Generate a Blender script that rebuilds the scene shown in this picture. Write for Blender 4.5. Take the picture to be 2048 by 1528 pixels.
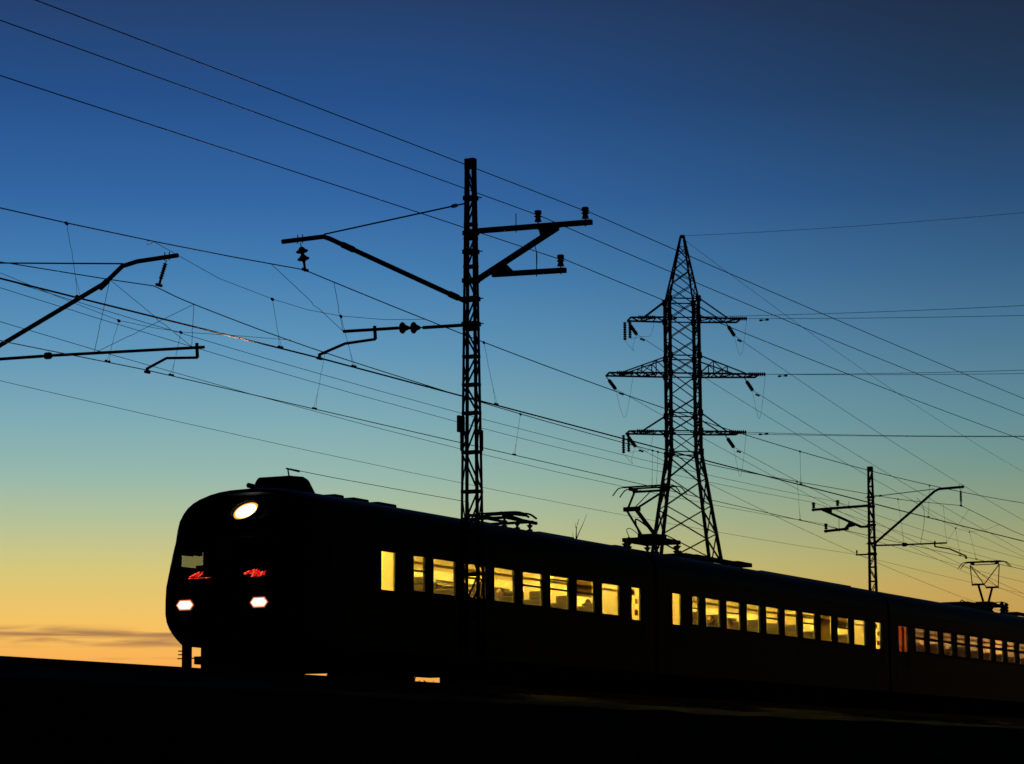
import bpy, math, random
from math import radians, sin, cos, pi
from mathutils import Vector, Matrix
random.seed(7)
for o in list(bpy.data.objects): bpy.data.objects.remove(o)
SC = bpy.context.scene
COL = SC.collection

# ------------------------------------------------------------------ camera
YAW, PITCH, ROLL = radians(27.0642), radians(8.3826), radians(-0.3743)
cd = bpy.data.cameras.new('camera'); cam = bpy.data.objects.new('camera', cd); COL.objects.link(cam)
Fv = Vector((cos(YAW)*cos(PITCH), sin(YAW)*cos(PITCH), sin(PITCH)))
Rv = Vector((sin(YAW), -cos(YAW), 0)); Uv = Rv.cross(Fv)
R2 = Rv*cos(ROLL)+Uv*sin(ROLL); U2 = -Rv*sin(ROLL)+Uv*cos(ROLL)
cam.matrix_world = Matrix(((R2.x, U2.x, -Fv.x, -49.9614), (R2.y, U2.y, -Fv.y, -31.7437), (R2.z, U2.z, -Fv.z, -2.6961), (0, 0, 0, 1)))
cd.sensor_width = 36; cd.lens = 36*5435.24/2048; cd.clip_start = .5; cd.clip_end = 8000
cd.dof.use_dof = True; cd.dof.focus_distance = 56; cd.dof.aperture_fstop = 5.6
SC.camera = cam

# ------------------------------------------------------------------ world: dusk sky
def lin(c):
    return tuple((v/255/12.92 if v/255 <= .04045 else ((v/255+.055)/1.055)**2.4) for v in c)+(1,)
W = bpy.data.worlds.new('World'); SC.world = W; W.use_nodes = True
nt = W.node_tree; nt.nodes.clear()
def N(t, **k):
    n = nt.nodes.new(t)
    for a, b in k.items(): setattr(n, a, b)
    return n
def M(op, a, b=None, c=None, clamp=False):
    n = N('ShaderNodeMath', operation=op, use_clamp=clamp)
    for i, v in enumerate((a, b, c)):
        if v is None: continue
        if isinstance(v, (int, float)): n.inputs[i].default_value = v
        else: nt.links.new(v, n.inputs[i])
    return n.outputs[0]
def MR(v, a, b, c=0., d=1., it='SMOOTHSTEP'):
    n = N('ShaderNodeMapRange', interpolation_type=it); nt.links.new(v, n.inputs[0])
    for i, q in enumerate((a, b, c, d)): n.inputs[i+1].default_value = q
    return n.outputs[0]
def ramp(v, stops):
    n = N('ShaderNodeValToRGB'); nt.links.new(v, n.inputs[0]); e = n.color_ramp.elements
    while len(e) > 1: e.remove(e[-1])
    e[0].position = stops[0][0]; e[0].color = lin(stops[0][1])
    for p, c in stops[1:]:
        q = e.new(p); q.color = lin(c)
    return n.outputs[0]
def mix(f, a, b):
    n = N('ShaderNodeMix', data_type='RGBA')
    if isinstance(f, float): n.inputs[0].default_value = f
    else: nt.links.new(f, n.inputs[0])
    for s, i in ((a, 6), (b, 7)):
        if isinstance(s, tuple): n.inputs[i].default_value = s
        else: nt.links.new(s, n.inputs[i])
    return n.outputs[2]
tc = N('ShaderNodeTexCoord'); sp = N('ShaderNodeSeparateXYZ'); nt.links.new(tc.outputs['Generated'], sp.inputs[0])
elev = M('MULTIPLY', M('ARCSINE', sp.outputs[2]), 180/pi)
azim = M('MULTIPLY', M('ARCTAN2', sp.outputs[1], sp.outputs[0]), 180/pi)
def epos(y): return (8.38+math.degrees(math.atan((764-y)/5435)))/24.
ef = M('DIVIDE', elev, 24., clamp=True)
bright = ramp(ef, [(0., (238, 150, 70)), (epos(1330), (250, 175, 84)), (epos(1250), (247, 194, 98)), (epos(1150), (218, 199, 118)), (epos(1050), (183, 194, 151)),
   (epos(950), (150, 184, 173)), (epos(850), (128, 172, 180)), (epos(700), (96, 150, 185)), (epos(550), (69, 127, 178)), (epos(400), (51, 102, 163)),
   (epos(200), (38, 80, 138)), (epos(0), (37, 64, 108)), (1., (24, 42, 80))])
dim = ramp(ef, [(0., (196, 120, 60)), (epos(1250), (196, 152, 78)), (epos(1190), (192, 160, 88)), (epos(1130), (170, 165, 106)), (epos(1050), (146, 158, 122)),
   (epos(950), (118, 150, 138)), (epos(850), (98, 140, 150)), (epos(700), (77, 120, 148)), (epos(550), (57, 98, 136)), (epos(400), (42, 78, 120)),
   (epos(200), (34, 58, 88)), (epos(0), (31, 46, 70)), (1., (18, 30, 52))])
sky = mix(MR(azim, 14.6, 32.), dim, bright)
# thin cloud streaks low over the horizon
cv = N('ShaderNodeCombineXYZ'); nt.links.new(M('MULTIPLY', azim, .23), cv.inputs[0]); nt.links.new(M('MULTIPLY', elev, 3.1), cv.inputs[1])
ns = N('ShaderNodeTexNoise'); nt.links.new(cv.outputs[0], ns.inputs['Vector']); ns.inputs['Scale'].default_value = 1.6; ns.inputs['Detail'].default_value = 4.; ns.inputs['Distortion'].default_value = .5
slope = M('ADD', elev, M('MULTIPLY', M('SUBTRACT', azim, 34.), -.012))
band = M('MULTIPLY', MR(slope, 2.72, 2.95), MR(slope, 3.32, 3.1))
cl = M('MULTIPLY', band, MR(ns.outputs[0], .36, .62))
band2 = M('MULTIPLY', MR(slope, 2.4, 2.5), MR(slope, 2.68, 2.55))
cl = M('ADD', cl, M('MULTIPLY', M('MULTIPLY', band2, MR(ns.outputs[0], .45, .62)), .3), clamp=True)
cl = M('MULTIPLY', cl, MR(azim, 30., 33.))
sky = mix(M('MULTIPLY', cl, .85), sky, lin((160, 112, 78)))
# the sky fades to night away from the afterglow
dxy = M('ADD', M('MULTIPLY', sp.outputs[0], cos(radians(34))), M('MULTIPLY', sp.outputs[1], sin(radians(34))))
night = MR(dxy, .95, .62, 1., .006)
high = MR(elev, 24., 75., 1., .12)
fac = M('MULTIPLY', night, high)
bg = N('ShaderNodeBackground'); nt.links.new(sky, bg.inputs[0]); nt.links.new(fac, bg.inputs[1])
wo = N('ShaderNodeOutputWorld'); nt.links.new(bg.outputs[0], wo.inputs[0])

# last afterglow of the set sun
sd = bpy.data.lights.new('sun', 'SUN'); sd.energy = .04; sd.angle = radians(6); sd.color = (1, .62, .34)
so = bpy.data.objects.new('sun', sd); COL.objects.link(so)
so.rotation_euler = Vector((cos(radians(36)), sin(radians(36)), sin(radians(2)))).to_track_quat('Z', 'Y').to_euler()
vs = SC.view_settings; vs.view_transform = 'Standard'; vs.look = 'None'; vs.exposure = 0; vs.gamma = 1; vs.use_curve_mapping = False
SC.cycles.max_bounces = 8; SC.cycles.transparent_max_bounces = 32

# ------------------------------------------------------------------ materials
def mat(name, col, rough=.6, metal=0., noise=None, scale=8., emis=None, spec=.5, bump=0.):
    m = bpy.data.materials.new(name); m.use_nodes = True; t = m.node_tree; b = t.nodes['Principled BSDF']
    b.inputs['Base Color'].default_value = (*col, 1); b.inputs['Roughness'].default_value = rough; b.inputs['Metallic'].default_value = metal
    b.inputs['Specular IOR Level'].default_value = spec
    if emis:
        b.inputs['Emission Color'].default_value = (*emis[0], 1); b.inputs['Emission Strength'].default_value = emis[1]
    if noise or bump:
        c = t.nodes.new('ShaderNodeTexCoord'); n = t.nodes.new('ShaderNodeTexNoise'); n.inputs['Scale'].default_value = scale; n.inputs['Detail'].default_value = 6
        t.links.new(c.outputs['Object'], n.inputs['Vector'])
        if noise:
            r = t.nodes.new('ShaderNodeValToRGB'); r.color_ramp.elements[0].position = .35; r.color_ramp.elements[1].position = .68
            r.color_ramp.elements[0].color = (*noise, 1); r.color_ramp.elements[1].color = (*col, 1)
            t.links.new(n.outputs[0], r.inputs[0]); t.links.new(r.outputs[0], b.inputs['Base Color'])
        if bump:
            q = t.nodes.new('ShaderNodeBump'); q.inputs['Strength'].default_value = bump; t.links.new(n.outputs[0], q.inputs['Height']); t.links.new(q.outputs[0], b.inputs['Normal'])
    return m
steel = mat('painted_steel', (.06, .055, .05), .7, 0, (.035, .025, .02), 6, spec=.2)
galv = mat('weathered_galvanised_steel', (.10, .10, .10), .7, .2, (.06, .06, .055), 4, spec=.25)
wire = mat('wire_metal', (.06, .05, .045), .5, .6)
copper = mat('copper_contact_wire', (.45, .22, .12), .28, 1.)
porcelain = mat('insulator_porcelain', (.05, .03, .022), .35, 0, (.03, .02, .015), 9)
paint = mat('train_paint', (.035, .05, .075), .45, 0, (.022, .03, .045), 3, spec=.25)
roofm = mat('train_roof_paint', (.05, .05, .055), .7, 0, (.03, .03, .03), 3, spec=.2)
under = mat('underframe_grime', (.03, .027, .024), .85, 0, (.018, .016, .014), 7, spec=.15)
rubber = mat('rubber', (.02, .02, .02), .7, spec=.2)
rail_m = mat('rail_steel', (.14, .10, .08), .5, .7, (.08, .05, .035), 12)
sleeper_m = mat('sleeper_concrete', (.16, .15, .14), .9, 0, (.09, .085, .08), 5)
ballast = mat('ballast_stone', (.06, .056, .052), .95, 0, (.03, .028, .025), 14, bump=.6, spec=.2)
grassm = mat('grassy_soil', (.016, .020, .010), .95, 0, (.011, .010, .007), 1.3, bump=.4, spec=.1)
leafm = mat('leaf', (.05, .07, .03), .8, 0, (.035, .045, .02), 5, spec=.2)
bark = mat('bark', (.07, .055, .04), .9, 0, (.04, .03, .02), 12, spec=.1)
cream = mat('saloon_wall_laminate', (.74, .66, .46), .55, 0, (.66, .57, .38), 1.2)
cream_dark = mat('saloon_lower_panel', (.30, .20, .12), .6, 0, (.22, .14, .09), 2)
ceilm = mat('ceiling_panel', (.8, .76, .62), .6, 0, (.74, .68, .52), 1)
seatm = mat('seat_vinyl', (.06, .036, .022), .6, 0, (.035, .022, .015), 4)
blindm = mat('window_blind', (.36, .25, .13), .8, 0, (.27, .18, .09), 2)
blindm.node_tree.nodes['Principled BSDF'].inputs['Transmission Weight'].default_value = 0.
_t = blindm.node_tree; _tr = _t.nodes.new('ShaderNodeBsdfTranslucent'); _tr.inputs[0].default_value = (.38, .31, .17, 1); _mx = _t.nodes.new('ShaderNodeMixShader'); _mx.inputs[0].default_value = .75
_t.links.new(_t.nodes['Principled BSDF'].outputs[0], _mx.inputs[1]); _t.links.new(_tr.outputs[0], _mx.inputs[2]); _t.links.new(_mx.outputs[0], _t.nodes['Material Output'].inputs[0])
rackm = mat('luggage_rack', (.45, .27, .08), .5)
red = mat('red_cabinet', (.5, .03, .02), .5)
redwall = mat('red_vestibule_wall', (.55, .12, .05), .55, 0, (.42, .08, .035), 2)
cabm = mat('cab_interior', (.02, .02, .022), .8, spec=.1)
lampA = mat('ceiling_lamp', (.9, .8, .5), .5, emis=((1., .715, .125), 140.))
lampB = mat('dim_ceiling_lamp', (.9, .7, .5), .5, emis=((1., .60, .27), 36.))
whiteglow = mat('headlamp_lens', (1, 1, 1), .2, emis=((1., .93, .84), 2.6))
warmglow = mat('headlamp_reflector', (1, .8, .5), .2, emis=((1., .30, .14), .9))
amberglow = mat('top_lamp_reflector', (1, .7, .3), .2, emis=((1., .42, .05), 1.0))
ledglow = mat('led_red', (.6, .02, .01), .4, emis=((1., .015, .01), 1.7))
lededge = mat('led_orange', (.6, .1, .02), .4, emis=((1., .08, .03), 2.2))
blackpanel = mat('black_display_panel', (.01, .01, .01), .4, spec=.2)
def glass_mat(name, tint, refl):
    m = bpy.data.materials.new(name); m.use_nodes = True; t = m.node_tree; t.nodes.clear()
    a = t.nodes.new('ShaderNodeBsdfTransparent'); a.inputs[0].default_value = (*tint, 1)
    g = t.nodes.new('ShaderNodeBsdfGlossy'); g.inputs['Roughness'].default_value = .03
    f = t.nodes.new('ShaderNodeFresnel'); f.inputs[0].default_value = 1.5
    k = t.nodes.new('ShaderNodeMath'); k.operation = 'MULTIPLY'; k.inputs[1].default_value = refl; t.links.new(f.outputs[0], k.inputs[0])
    x = t.nodes.new('ShaderNodeMixShader'); o = t.nodes.new('ShaderNodeOutputMaterial')
    t.links.new(k.outputs[0], x.inputs[0]); t.links.new(a.outputs[0], x.inputs[1]); t.links.new(g.outputs[0], x.inputs[2]); t.links.new(x.outputs[0], o.inputs[0])
    return m
glass = glass_mat('window_glass', (.93, .93, .88), .8)
cabglass = glass_mat('windscreen_glass', (.92, .93, .84), .7)

# ------------------------------------------------------------------ mesh helpers (world coordinates in, objects out)
V = Vector
class MB:
    def __init__(s): s.v = []; s.f = []
    def add(s, vs, fs):
        n = len(s.v); s.v += [tuple(p) for p in vs]; s.f += [tuple(i+n for i in f) for f in fs]; return s
    def box(s, x0, x1, y0, y1, z0, z1):
        return s.add([(x, y, z) for z in (z0, z1) for y in (y0, y1) for x in (x0, x1)],
                     [(0, 2, 3, 1), (4, 5, 7, 6), (0, 1, 5, 4), (2, 6, 7, 3), (0, 4, 6, 2), (1, 3, 7, 5)])
    def bar(s, p, q, w, h=None, up=(0, 0, 1)):
        p, q = V(p), V(q); h = h or w; d = (q-p).normalized(); u = V(up)
        if abs(d.dot(u)) > .98: u = V((1, 0, 0))
        a = d.cross(u).normalized(); b = a.cross(d).normalized()
        vs = [e+a*(sx*w/2)+b*(sz*h/2) for e in (p, q) for sz in (-1, 1) for sx in (-1, 1)]
        return s.add(vs, [(0, 1, 3, 2), (4, 6, 7, 5), (0, 4, 5, 1), (2, 3, 7, 6), (0, 2, 6, 4), (1, 5, 7, 3)])
    def angle(s, p, q, w, n1, n2, t=None):
        # L-section bar: two thin flanges
        p, q = V(p), V(q); t = t or w*.16; n1 = V(n1).normalized(); n2 = V(n2).normalized()
        for a, b in ((n1, n2), (n2, n1)):
            vs = [e+a*i+b*j for e in (p, q) for j in (0, t) for i in (0, w)]
            s.add(vs, [(0, 1, 3, 2), (4, 6, 7, 5), (0, 4, 5, 1), (2, 3, 7, 6), (0, 2, 6, 4), (1, 5, 7, 3)])
        return s
    def tube(s, pts, r, n=8, caps=True):
        pts = [V(p) for p in pts]; rs = r if isinstance(r, (list, tuple)) else [r]*len(pts); base = len(s.v)
        for i, p in enumerate(pts):
            a = pts[max(i-1, 0)]; b = pts[min(i+1, len(pts)-1)]; d = (b-a).normalized()
            u = V((0, 0, 1)) if abs(d.z) < .9 else V((1, 0, 0))
            x = d.cross(u).normalized(); y = x.cross(d).normalized()
            for k in range(n):
                t = 2*pi*k/n; s.v.append(tuple(p+(x*cos(t)+y*sin(t))*rs[i]))
        for i in range(len(pts)-1):
            for k in range(n):
                a = base+i*n+k; b = base+i*n+(k+1) % n; s.f.append((a, b, b+n, a+n))
        if caps:
            s.f.append(tuple(base+k for k in range(n-1, -1, -1))); s.f.append(tuple(base+(len(pts)-1)*n+k for k in range(n)))
        return s
    def lathe(s, p, q, prof, n=14):
        # profile: (fraction along p->q, radius)
        p, q = V(p), V(q)
        return s.tube([p+(q-p)*t for t, _ in prof], [max(r, .001) for _, r in prof], n) if all(prof[i][0] < prof[i+1][0] for i in range(len(prof)-1)) else s._lathe(p, q, prof, n)
    def _lathe(s, p, q, prof, n):
        d = (q-p).normalized(); u = V((0, 0, 1)) if abs(d.z) < .9 else V((1, 0, 0)); x = d.cross(u).normalized(); y = x.cross(d).normalized(); base = len(s.v)
        for t, r in prof:
            for k in range(n):
                a = 2*pi*k/n; s.v.append(tuple(p+(q-p)*t+(x*cos(a)+y*sin(a))*max(r, .001)))
        for i in range(len(prof)-1):
            for k in range(n):
                a = base+i*n+k; b = base+i*n+(k+1) % n; s.f.append((a, b, b+n, a+n))
        s.f.append(tuple(base+k for k in range(n-1, -1, -1))); s.f.append(tuple(base+(len(prof)-1)*n+k for k in range(n)))
        return s
    def build(s, name, m, parent=None, org=None, smooth=False, bevel=0.):
        me = bpy.data.meshes.new(name); o0 = V(org) if org is not None else (V(parent['_o']) if parent is not None else V((0, 0, 0)))
        me.from_pydata([tuple(V(p)-o0) for p in s.v], [], s.f); me.materials.append(m); me.update()
        if smooth:
            for p in me.polygons: p.use_smooth = True
            me.set_sharp_from_angle(angle=radians(38))
        o = bpy.data.objects.new(name, me); COL.objects.link(o)
        if parent is not None: o.parent = parent
        else: o.location = o0
        if bevel:
            b = o.modifiers.new('bevel', 'BEVEL'); b.width = bevel; b.segments = 2; b.limit_method = 'ANGLE'
        o['_o'] = tuple(o0)
        return o
def thing(name, loc, label, cat, group=None):
    o = bpy.data.objects.new(name, None); COL.objects.link(o); o.location = loc; o.empty_display_size = .3
    o['_o'] = tuple(loc); o['label'] = label; o['category'] = cat
    if group: o['group'] = group
    return o
def tag(o, label=None, cat=None, group=None, kind=None):
    for k, v in (('label', label), ('category', cat), ('group', group), ('kind', kind)):
        if v: o[k] = v
    return o
def catmull(pts, n=6):
    P = [V(p) for p in pts]; out = []
    for i in range(len(P)-1):
        a = P[i-1] if i else P[0]*2-P[1]; b, c = P[i], P[i+1]; d = P[i+2] if i+2 < len(P) else P[-1]*2-P[-2]
        for k in range(n):
            t = k/n; out.append(.5*((2*b)+(c-a)*t+(2*a-5*b+4*c-d)*t*t+(3*b-a-3*c+d)*t**3))
    return out+[P[-1]]
def shed(mb, p, q, n, r, core=.025):
    # chain of porcelain discs between p and q
    prof = [(0, core)]
    for i in range(n):
        a, b = i/n, (i+1)/n; w = b-a
        prof += [(a+.12*w, core*1.6), (a+.38*w, core*2.4), (a+.46*w, r*.85), (a+.56*w, r), (a+.64*w, r*.92), (a+.68*w, core*1.5), (a+.95*w, core)]
    prof.append((1, core)); return mb.lathe(p, q, prof, 16)

# ------------------------------------------------------------------ ground, embankment, tracks
g = MB(); G = -4.35; S = 2600
g.add([(-S, -S, G), (S, -S, G), (S, S, G), (-S, S, G)], [(0, 1, 2, 3)])
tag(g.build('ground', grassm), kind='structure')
def strip(prof, x0, x1, step, jit=0., seed=1):
    rnd = random.Random(seed); m = MB(); xs = [x0+i*step for i in range(int((x1-x0)/step)+1)]; k = len(prof)
    for x in xs:
        for j, (y, z) in enumerate(prof):
            q = jit if 0 < j < k-1 else 0
            m.v.append((x, y+rnd.uniform(-q, q), z+rnd.uniform(-q, q)*.5))
    for i in range(len(xs)-1):
        for j in range(k-1):
            a = i*k+j; m.f.append((a, a+k, a+k+1, a+1))
    return m
emb = strip([(-13.2, G-.02), (-12.2, -3.9), (-10.6, -2.95), (-9., -1.95), (-7.8, -1.2), (-7.2, -1.06), (-5.2, -1.02), (0, -.98), (5.2, -1.02), (7.8, -1.06), (9.6, -1.9), (11.6, -3.3), (13.6, G-.02)], -90, 330, 2., .07, 3)
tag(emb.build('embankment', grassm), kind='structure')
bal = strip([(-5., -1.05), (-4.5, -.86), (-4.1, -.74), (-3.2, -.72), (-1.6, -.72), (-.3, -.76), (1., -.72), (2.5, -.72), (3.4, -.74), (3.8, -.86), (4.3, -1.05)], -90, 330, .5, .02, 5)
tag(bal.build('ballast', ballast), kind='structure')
for nm, yc in (('near', -2.36), ('far', 1.74)):
    lab = 'empty steel railway track lying in front of the train' if nm == 'near' else 'steel railway track the lit train runs on'
    t = thing('railway_track', (0, yc, -.72), lab, 'railway track')
    for s_ in (-.76, .76):
        y = yc+s_; r = MB()
        r.box(-90, 330, y-.075, y+.075, -.70, -.685).box(-90, 330, y-.009, y+.009, -.685, -.57).box(-90, 330, y-.036, y+.036, -.57, -.53)
        r.build('rail', rail_m, t)
    sl = MB(); x = -60
    while x < 140: sl.box(x, x+.27, yc-1.35, yc+1.35, -.80, -.70); x += .6
    q = sl.build('sleepers', sleeper_m, t); q['kind'] = 'stuff'

# ------------------------------------------------------------------ overhead masts
def make_mast(X, Yc, s, spec, label, group):
    """lattice catenary mast; u runs from the mast centre towards its track (world y = Yc + s*u)"""
    T = thing('catenary_mast', (X, Yc, -1.0), label, 'railway mast', group)
    def P(u, z, dx=0.): return V((X+dx, Yc+s*u, z))
    def half(z): return .104+(10.-z)*.0125 if z < 10 else .104
    lat = MB()
    for su in (-1, 1):
        for sx in (-1, 1):
            a = P(su*half(-1.1), -1.1, sx*half(-1.1)*.62); b = P(su*half(9.98), 9.98, sx*half(9.98)*.62)
            lat.angle(a, b, .054, (0, -s*su, 0), (-sx, 0, 0), .012)
    lv = [9.82, 9.18, 8.62, 8.33, 7.74, 7.08, 6.45, 5.88, 5.30, 4.72, 3.92, 3.12, 2.3, 1.45, .6, -.25, -1.0]
    for z in lv:
        h = half(z)
        for sx in (-1, 1): lat.bar(P(-h, z, sx*h*.62), P(h, z, sx*h*.62), .012, .058)
        for su in (-1, 1): lat.bar(P(su*h, z, -h*.62), P(su*h, z, h*.62), .012, .058)
    for i in range(len(lv)-1):
        za, zb = lv[i], lv[i+1]; ha, hb = half(za)-.012, half(zb)-.012; k = 1 if i % 2 else -1
        for sx in (-1, 1): lat.bar(P(-k*ha, za-.03, sx*ha*.6), P(k*hb, zb+.03, sx*hb*.6), .038, .012, up=(1, 0, 0))
        for su in (-1, 1): lat.bar(P(su*ha, za-.03, -k*su*ha*.6), P(su*hb, zb+.03, k*su*hb*.6), .036, .012, up=(0, 1, 0))
    lat.build('lattice_tower', steel, T)
    cap = MB(); h = half(9.9)+.006; cap.box(X-h*.66, X+h*.66, Yc-h, Yc+h, 9.82, 10.)
    cap.build('top_cap', steel, T, bevel=.008)
    f = MB(); f.box(X-.35, X+.35, Yc-.45, Yc+.45, -1.35, -.95); f.build('concrete_footing', sleeper_m, T)
    if spec.get('plate'):
        b = MB(); b.box(X-.12, X+.12, Yc+s*.235-.02, Yc+s*.235+.045, 4.34, 4.68); b.build('switch_box', steel, T, bevel=.006)
        for su in (-1, 1):
            for sx in (-1, 1):
                z0 = 3.95; MB().box(X+sx*.105-.026, X+sx*.105+.026, Yc+su*.172-.026, Yc+su*.172+.026, z0, z0+.42).build('splice_plate', steel, T)
    # clamp bands where arms are fixed
    for z in spec['bands']:
        c = MB(); h = half(z)+.02; c.box(X-h*.7, X+h*.7, Yc-h, Yc+h, z-.045, z+.045)
        c.bar(P(-h-.12, z-.01), P(-h+.02, z-.01), .02); c.build('clamp_band', steel, T)
    # bent cantilever tube
    cp = spec['cant']; tubep = [P(u, z) for u, z in cp]; r = .052
    cm = MB().tube(tubep, r, 12)
    for u, z in spec.get('sleeve', []):
        i = P(*u); j = P(*z); cm.tube([i, j], r*1.28, 12)
    for k in (-.05, .07): cm.tube([P(spec['hang'][0]+k, spec['hang'][1]-.06), P(spec['hang'][0]+k, spec['hang'][1]+.13)], .012, 6)
    cm.build('cantilever_tube', steel, T, smooth=True)
    st = spec['stay']; sm = MB().tube([P(*st[0]), P(*st[1])], .017, 8)
    e = P(*st[1]); d = (P(*st[0])-e).normalized(); c0 = e+d*spec.get('buckle', .35)
    a = V((0, d.z, -d.y)).normalized()*.03
    for q in (1, -1): sm.tube([c0-d*.09, c0-d*.04+a*q, c0+d*.04+a*q, c0+d*.09], .012, 6)
    sm.build('stay_rod', steel, T)
    # suspension insulator
    hu, hz = spec['hang']; mu, mz = spec['mess']
    im = MB(); top = P(hu, hz-.05); bot = P(mu, mz+.03); dd = bot-top
    im.tube([top, top+dd*.16], .012, 6)
    if spec['disc']:
        shed(im, top+dd*.16, top+dd*.74, 2, .135, .035)
    else:
        shed(im, top+dd*.14, top+dd*.80, 7, .042, .026)
    im.tube([top+dd*.74, bot-V((0, 0, .05))], .028, 8)
    im.build('hanging_insulator', porcelain, T, smooth=True)
    cl = MB(); cl.bar(bot+V((-.11, 0, -.02)), bot+V((.11, 0, -.02)), .05, .06); cl.build('wire_clamp', steel, T, bevel=.01)
    # steady tube with strain insulator
    sp_ = spec['steady']; sa, i0, i1, sb = sp_
    sm = MB().tube([P(*sa), P(*i0)], .036, 10).tube([P(*i1), P(*sb)], .034, 10); sm.build('steady_tube', steel, T, smooth=True)
    im = MB(); A, B = P(*i0), P(*i1)
    if spec['disc']:
        shed(im, A+(B-A)*.12, B, 2, .125, .03)
        im.tube([A, A+(B-A)*.14], .015, 6)
    else: im.lathe(A, B, [(0, .03), (.2, .03), (.28, .072), (.4, .08), (.7, .08), (.8, .07), (.86, .035), (1, .035)], 16)
    im.build('strain_insulator', porcelain, T, smooth=True)
    rg = spec['reg']; rm = MB().bar(P(rg[0][0], rg[0][1]+.1), P(*rg[1]), .055, .05)
    rm.tube(catmull([P(*q) for q in rg[1:]], 4) if len(rg) > 4 else [P(*q) for q in rg[1:]], .03, 10)
    e = P(*rg[-1]); rm.bar(e+V((0, 0, .02)), e+V((0, 0, -.075)), .05); rm.bar(e+V((-.09, 0, -.08)), e+V((.09, 0, -.08)), .05, .05)
    rm.build('registration_arm', steel, T, smooth=True)
    # feeder bracket on the field side
    br = spec['bracket']; bm = MB()
    for (p, q) in (br['upper'], br['lower'], br['diag']): bm.bar(P(*p), P(*q), .10, .105, up=(1, 0, 0))
    bm.bar(P(-.04, br['diag'][0][1]-.01), P(br['diag'][0][0]-.04, br['diag'][0][1]), .09, .09, up=(1, 0, 0))
    bm.bar(P(0, br['upper'][0][1]), P(*br['upper'][0]), .09, .09, up=(1, 0, 0))
    q0 = br['diag']; 
    for (p, k) in br['gusset']: bm.add([P(p[0], p[1], dx) for dx in (-.03, .03)]+[P(k[0], k[1], dx) for dx in (-.03, .03)]+[P(k[2], k[3], dx) for dx in (-.03, .03)], [(0, 2, 4), (1, 5, 3), (0, 1, 3, 2), (2, 3, 5, 4), (4, 5, 1, 0)])
    for u in br['rods']: bm.tube([P(u[0], u[1]), P(u[0], u[2])], .011, 6)
    bm.build('feeder_bracket', steel, T)
    for (u, z) in br['ins']:
        im = MB(); b0 = P(u, z); im.tube([b0-V((0, 0, .12)), b0+V((0, 0, .06))], .014, 6)
        im._lathe(b0+V((0, 0, .045)), b0+V((0, 0, .28)), [(0, .075), (.22, .055), (.38, .05), (.42, .085), (.55, .055), (.62, .05), (.66, .085), (.78, .06), (.85, .082), (.97, .06), (1, .03)], 14)
        im.build('pin_insulator', porcelain, T, smooth=True)
    for p in spec.get('jumpers', []): MB().tube(catmull([P(*q) for q in p], 6), .009, 6).build('jumper_cable', wire, T)
    if spec.get('small'):
        m = MB().bar(P(.1, 6.41), P(-.7, 6.41), .06); m.tube([P(-.66, 6.41), P(-.66, 6.52)], .012, 6); m._lathe(P(-.66, 6.47), P(-.66, 6.6), [(0, .035), (.3, .03), (.4, .045), (.6, .03), (.8, .045), (1, .02)], 10)
        m.build('signal_wire_bracket', steel, T)
    return T
specN = dict(disc=True, plate=True, bands=[9.17, 8.44, 8.05, 7.45, 7.07, 6.55], cant=[(.12, 7.03), (3.38, 8.66), (3.52, 8.71), (4.53, 8.70)],
  sleeve=[((2.78, 8.36), (3.05, 8.495)), ((.3, 7.12), (.5, 7.22))], hang=(4.08, 8.68), mess=(3.96, 8.03), stay=((3.5, 8.76), (.05, 9.08)), buckle=.33,
  steady=((.05, 6.54), (1.12, 6.57), (1.72, 6.61), (3.02, 6.645)), reg=[(2.27, 6.60), (2.25, 6.42), (2.98, 6.385), (3.60, 6.20)],
  bracket=dict(upper=((-.12, 8.47), (-2.74, 8.395)), lower=((-.5, 7.53), (-2.15, 7.47)), diag=((-.14, 7.45), (-1.98, 8.36)),
    gusset=[((-.46, 7.55), (-.98, 7.55, -.75, 7.78)), ((-1.6, 8.22), (-2.1, 8.38, -1.55, 8.4))],
    rods=[(-1.04, 8.35, 8.74), (-1.5, 7.4, 7.9)], ins=[(-2.6, 8.44), (-1.54, 8.48), (-2.04, 7.52)]),
  jumpers=[[(-1.5, 8.1), (-1.47, 8.02), (-1.51, 7.85), (-1.5, 7.55)]])
specF = dict(disc=False, bands=[8.74, 8.37, 7.6, 6.85, 6.41], small=True, cant=[(.12, 6.84), (2.72, 8.84), (2.92, 8.92), (3.95, 8.95)],
  hang=(3.81, 8.93), mess=(3.81, 8.18), stay=((2.72, 8.93), (.1, 8.76)), buckle=.3,
  steady=((.12, 6.76), (1.2, 6.735), (1.55, 6.735), (3.17, 6.725)), reg=[(2.67, 6.73), (2.66, 6.60), (3.28, 6.48), (3.95, 6.16)],
  bracket=dict(upper=((-.1, 8.40), (-2.56, 8.35)), lower=((-1.0, 7.50), (-2.04, 7.44)), diag=((-.45, 7.55), (-2.1, 8.33)),
    gusset=[((-.6, 7.62), (-1.2, 7.5, -.95, 7.78)), ((-1.7, 8.18), (-2.2, 8.34, -1.7, 8.35))],
    rods=[(-.95, 8.3, 8.62), (-1.4, 7.38, 7.95)], ins=[(-2.49, 8.38), (-1.44, 8.42), (-1.97, 7.48)]),
  jumpers=[[(1.95, 8.62), (2.2, 8.3), (2.25, 7.7), (2.1, 6.9), (2.02, 6.72)]])
sh = lambda q, d=1.22: tuple((u+d, z) for u, z in q)
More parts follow.
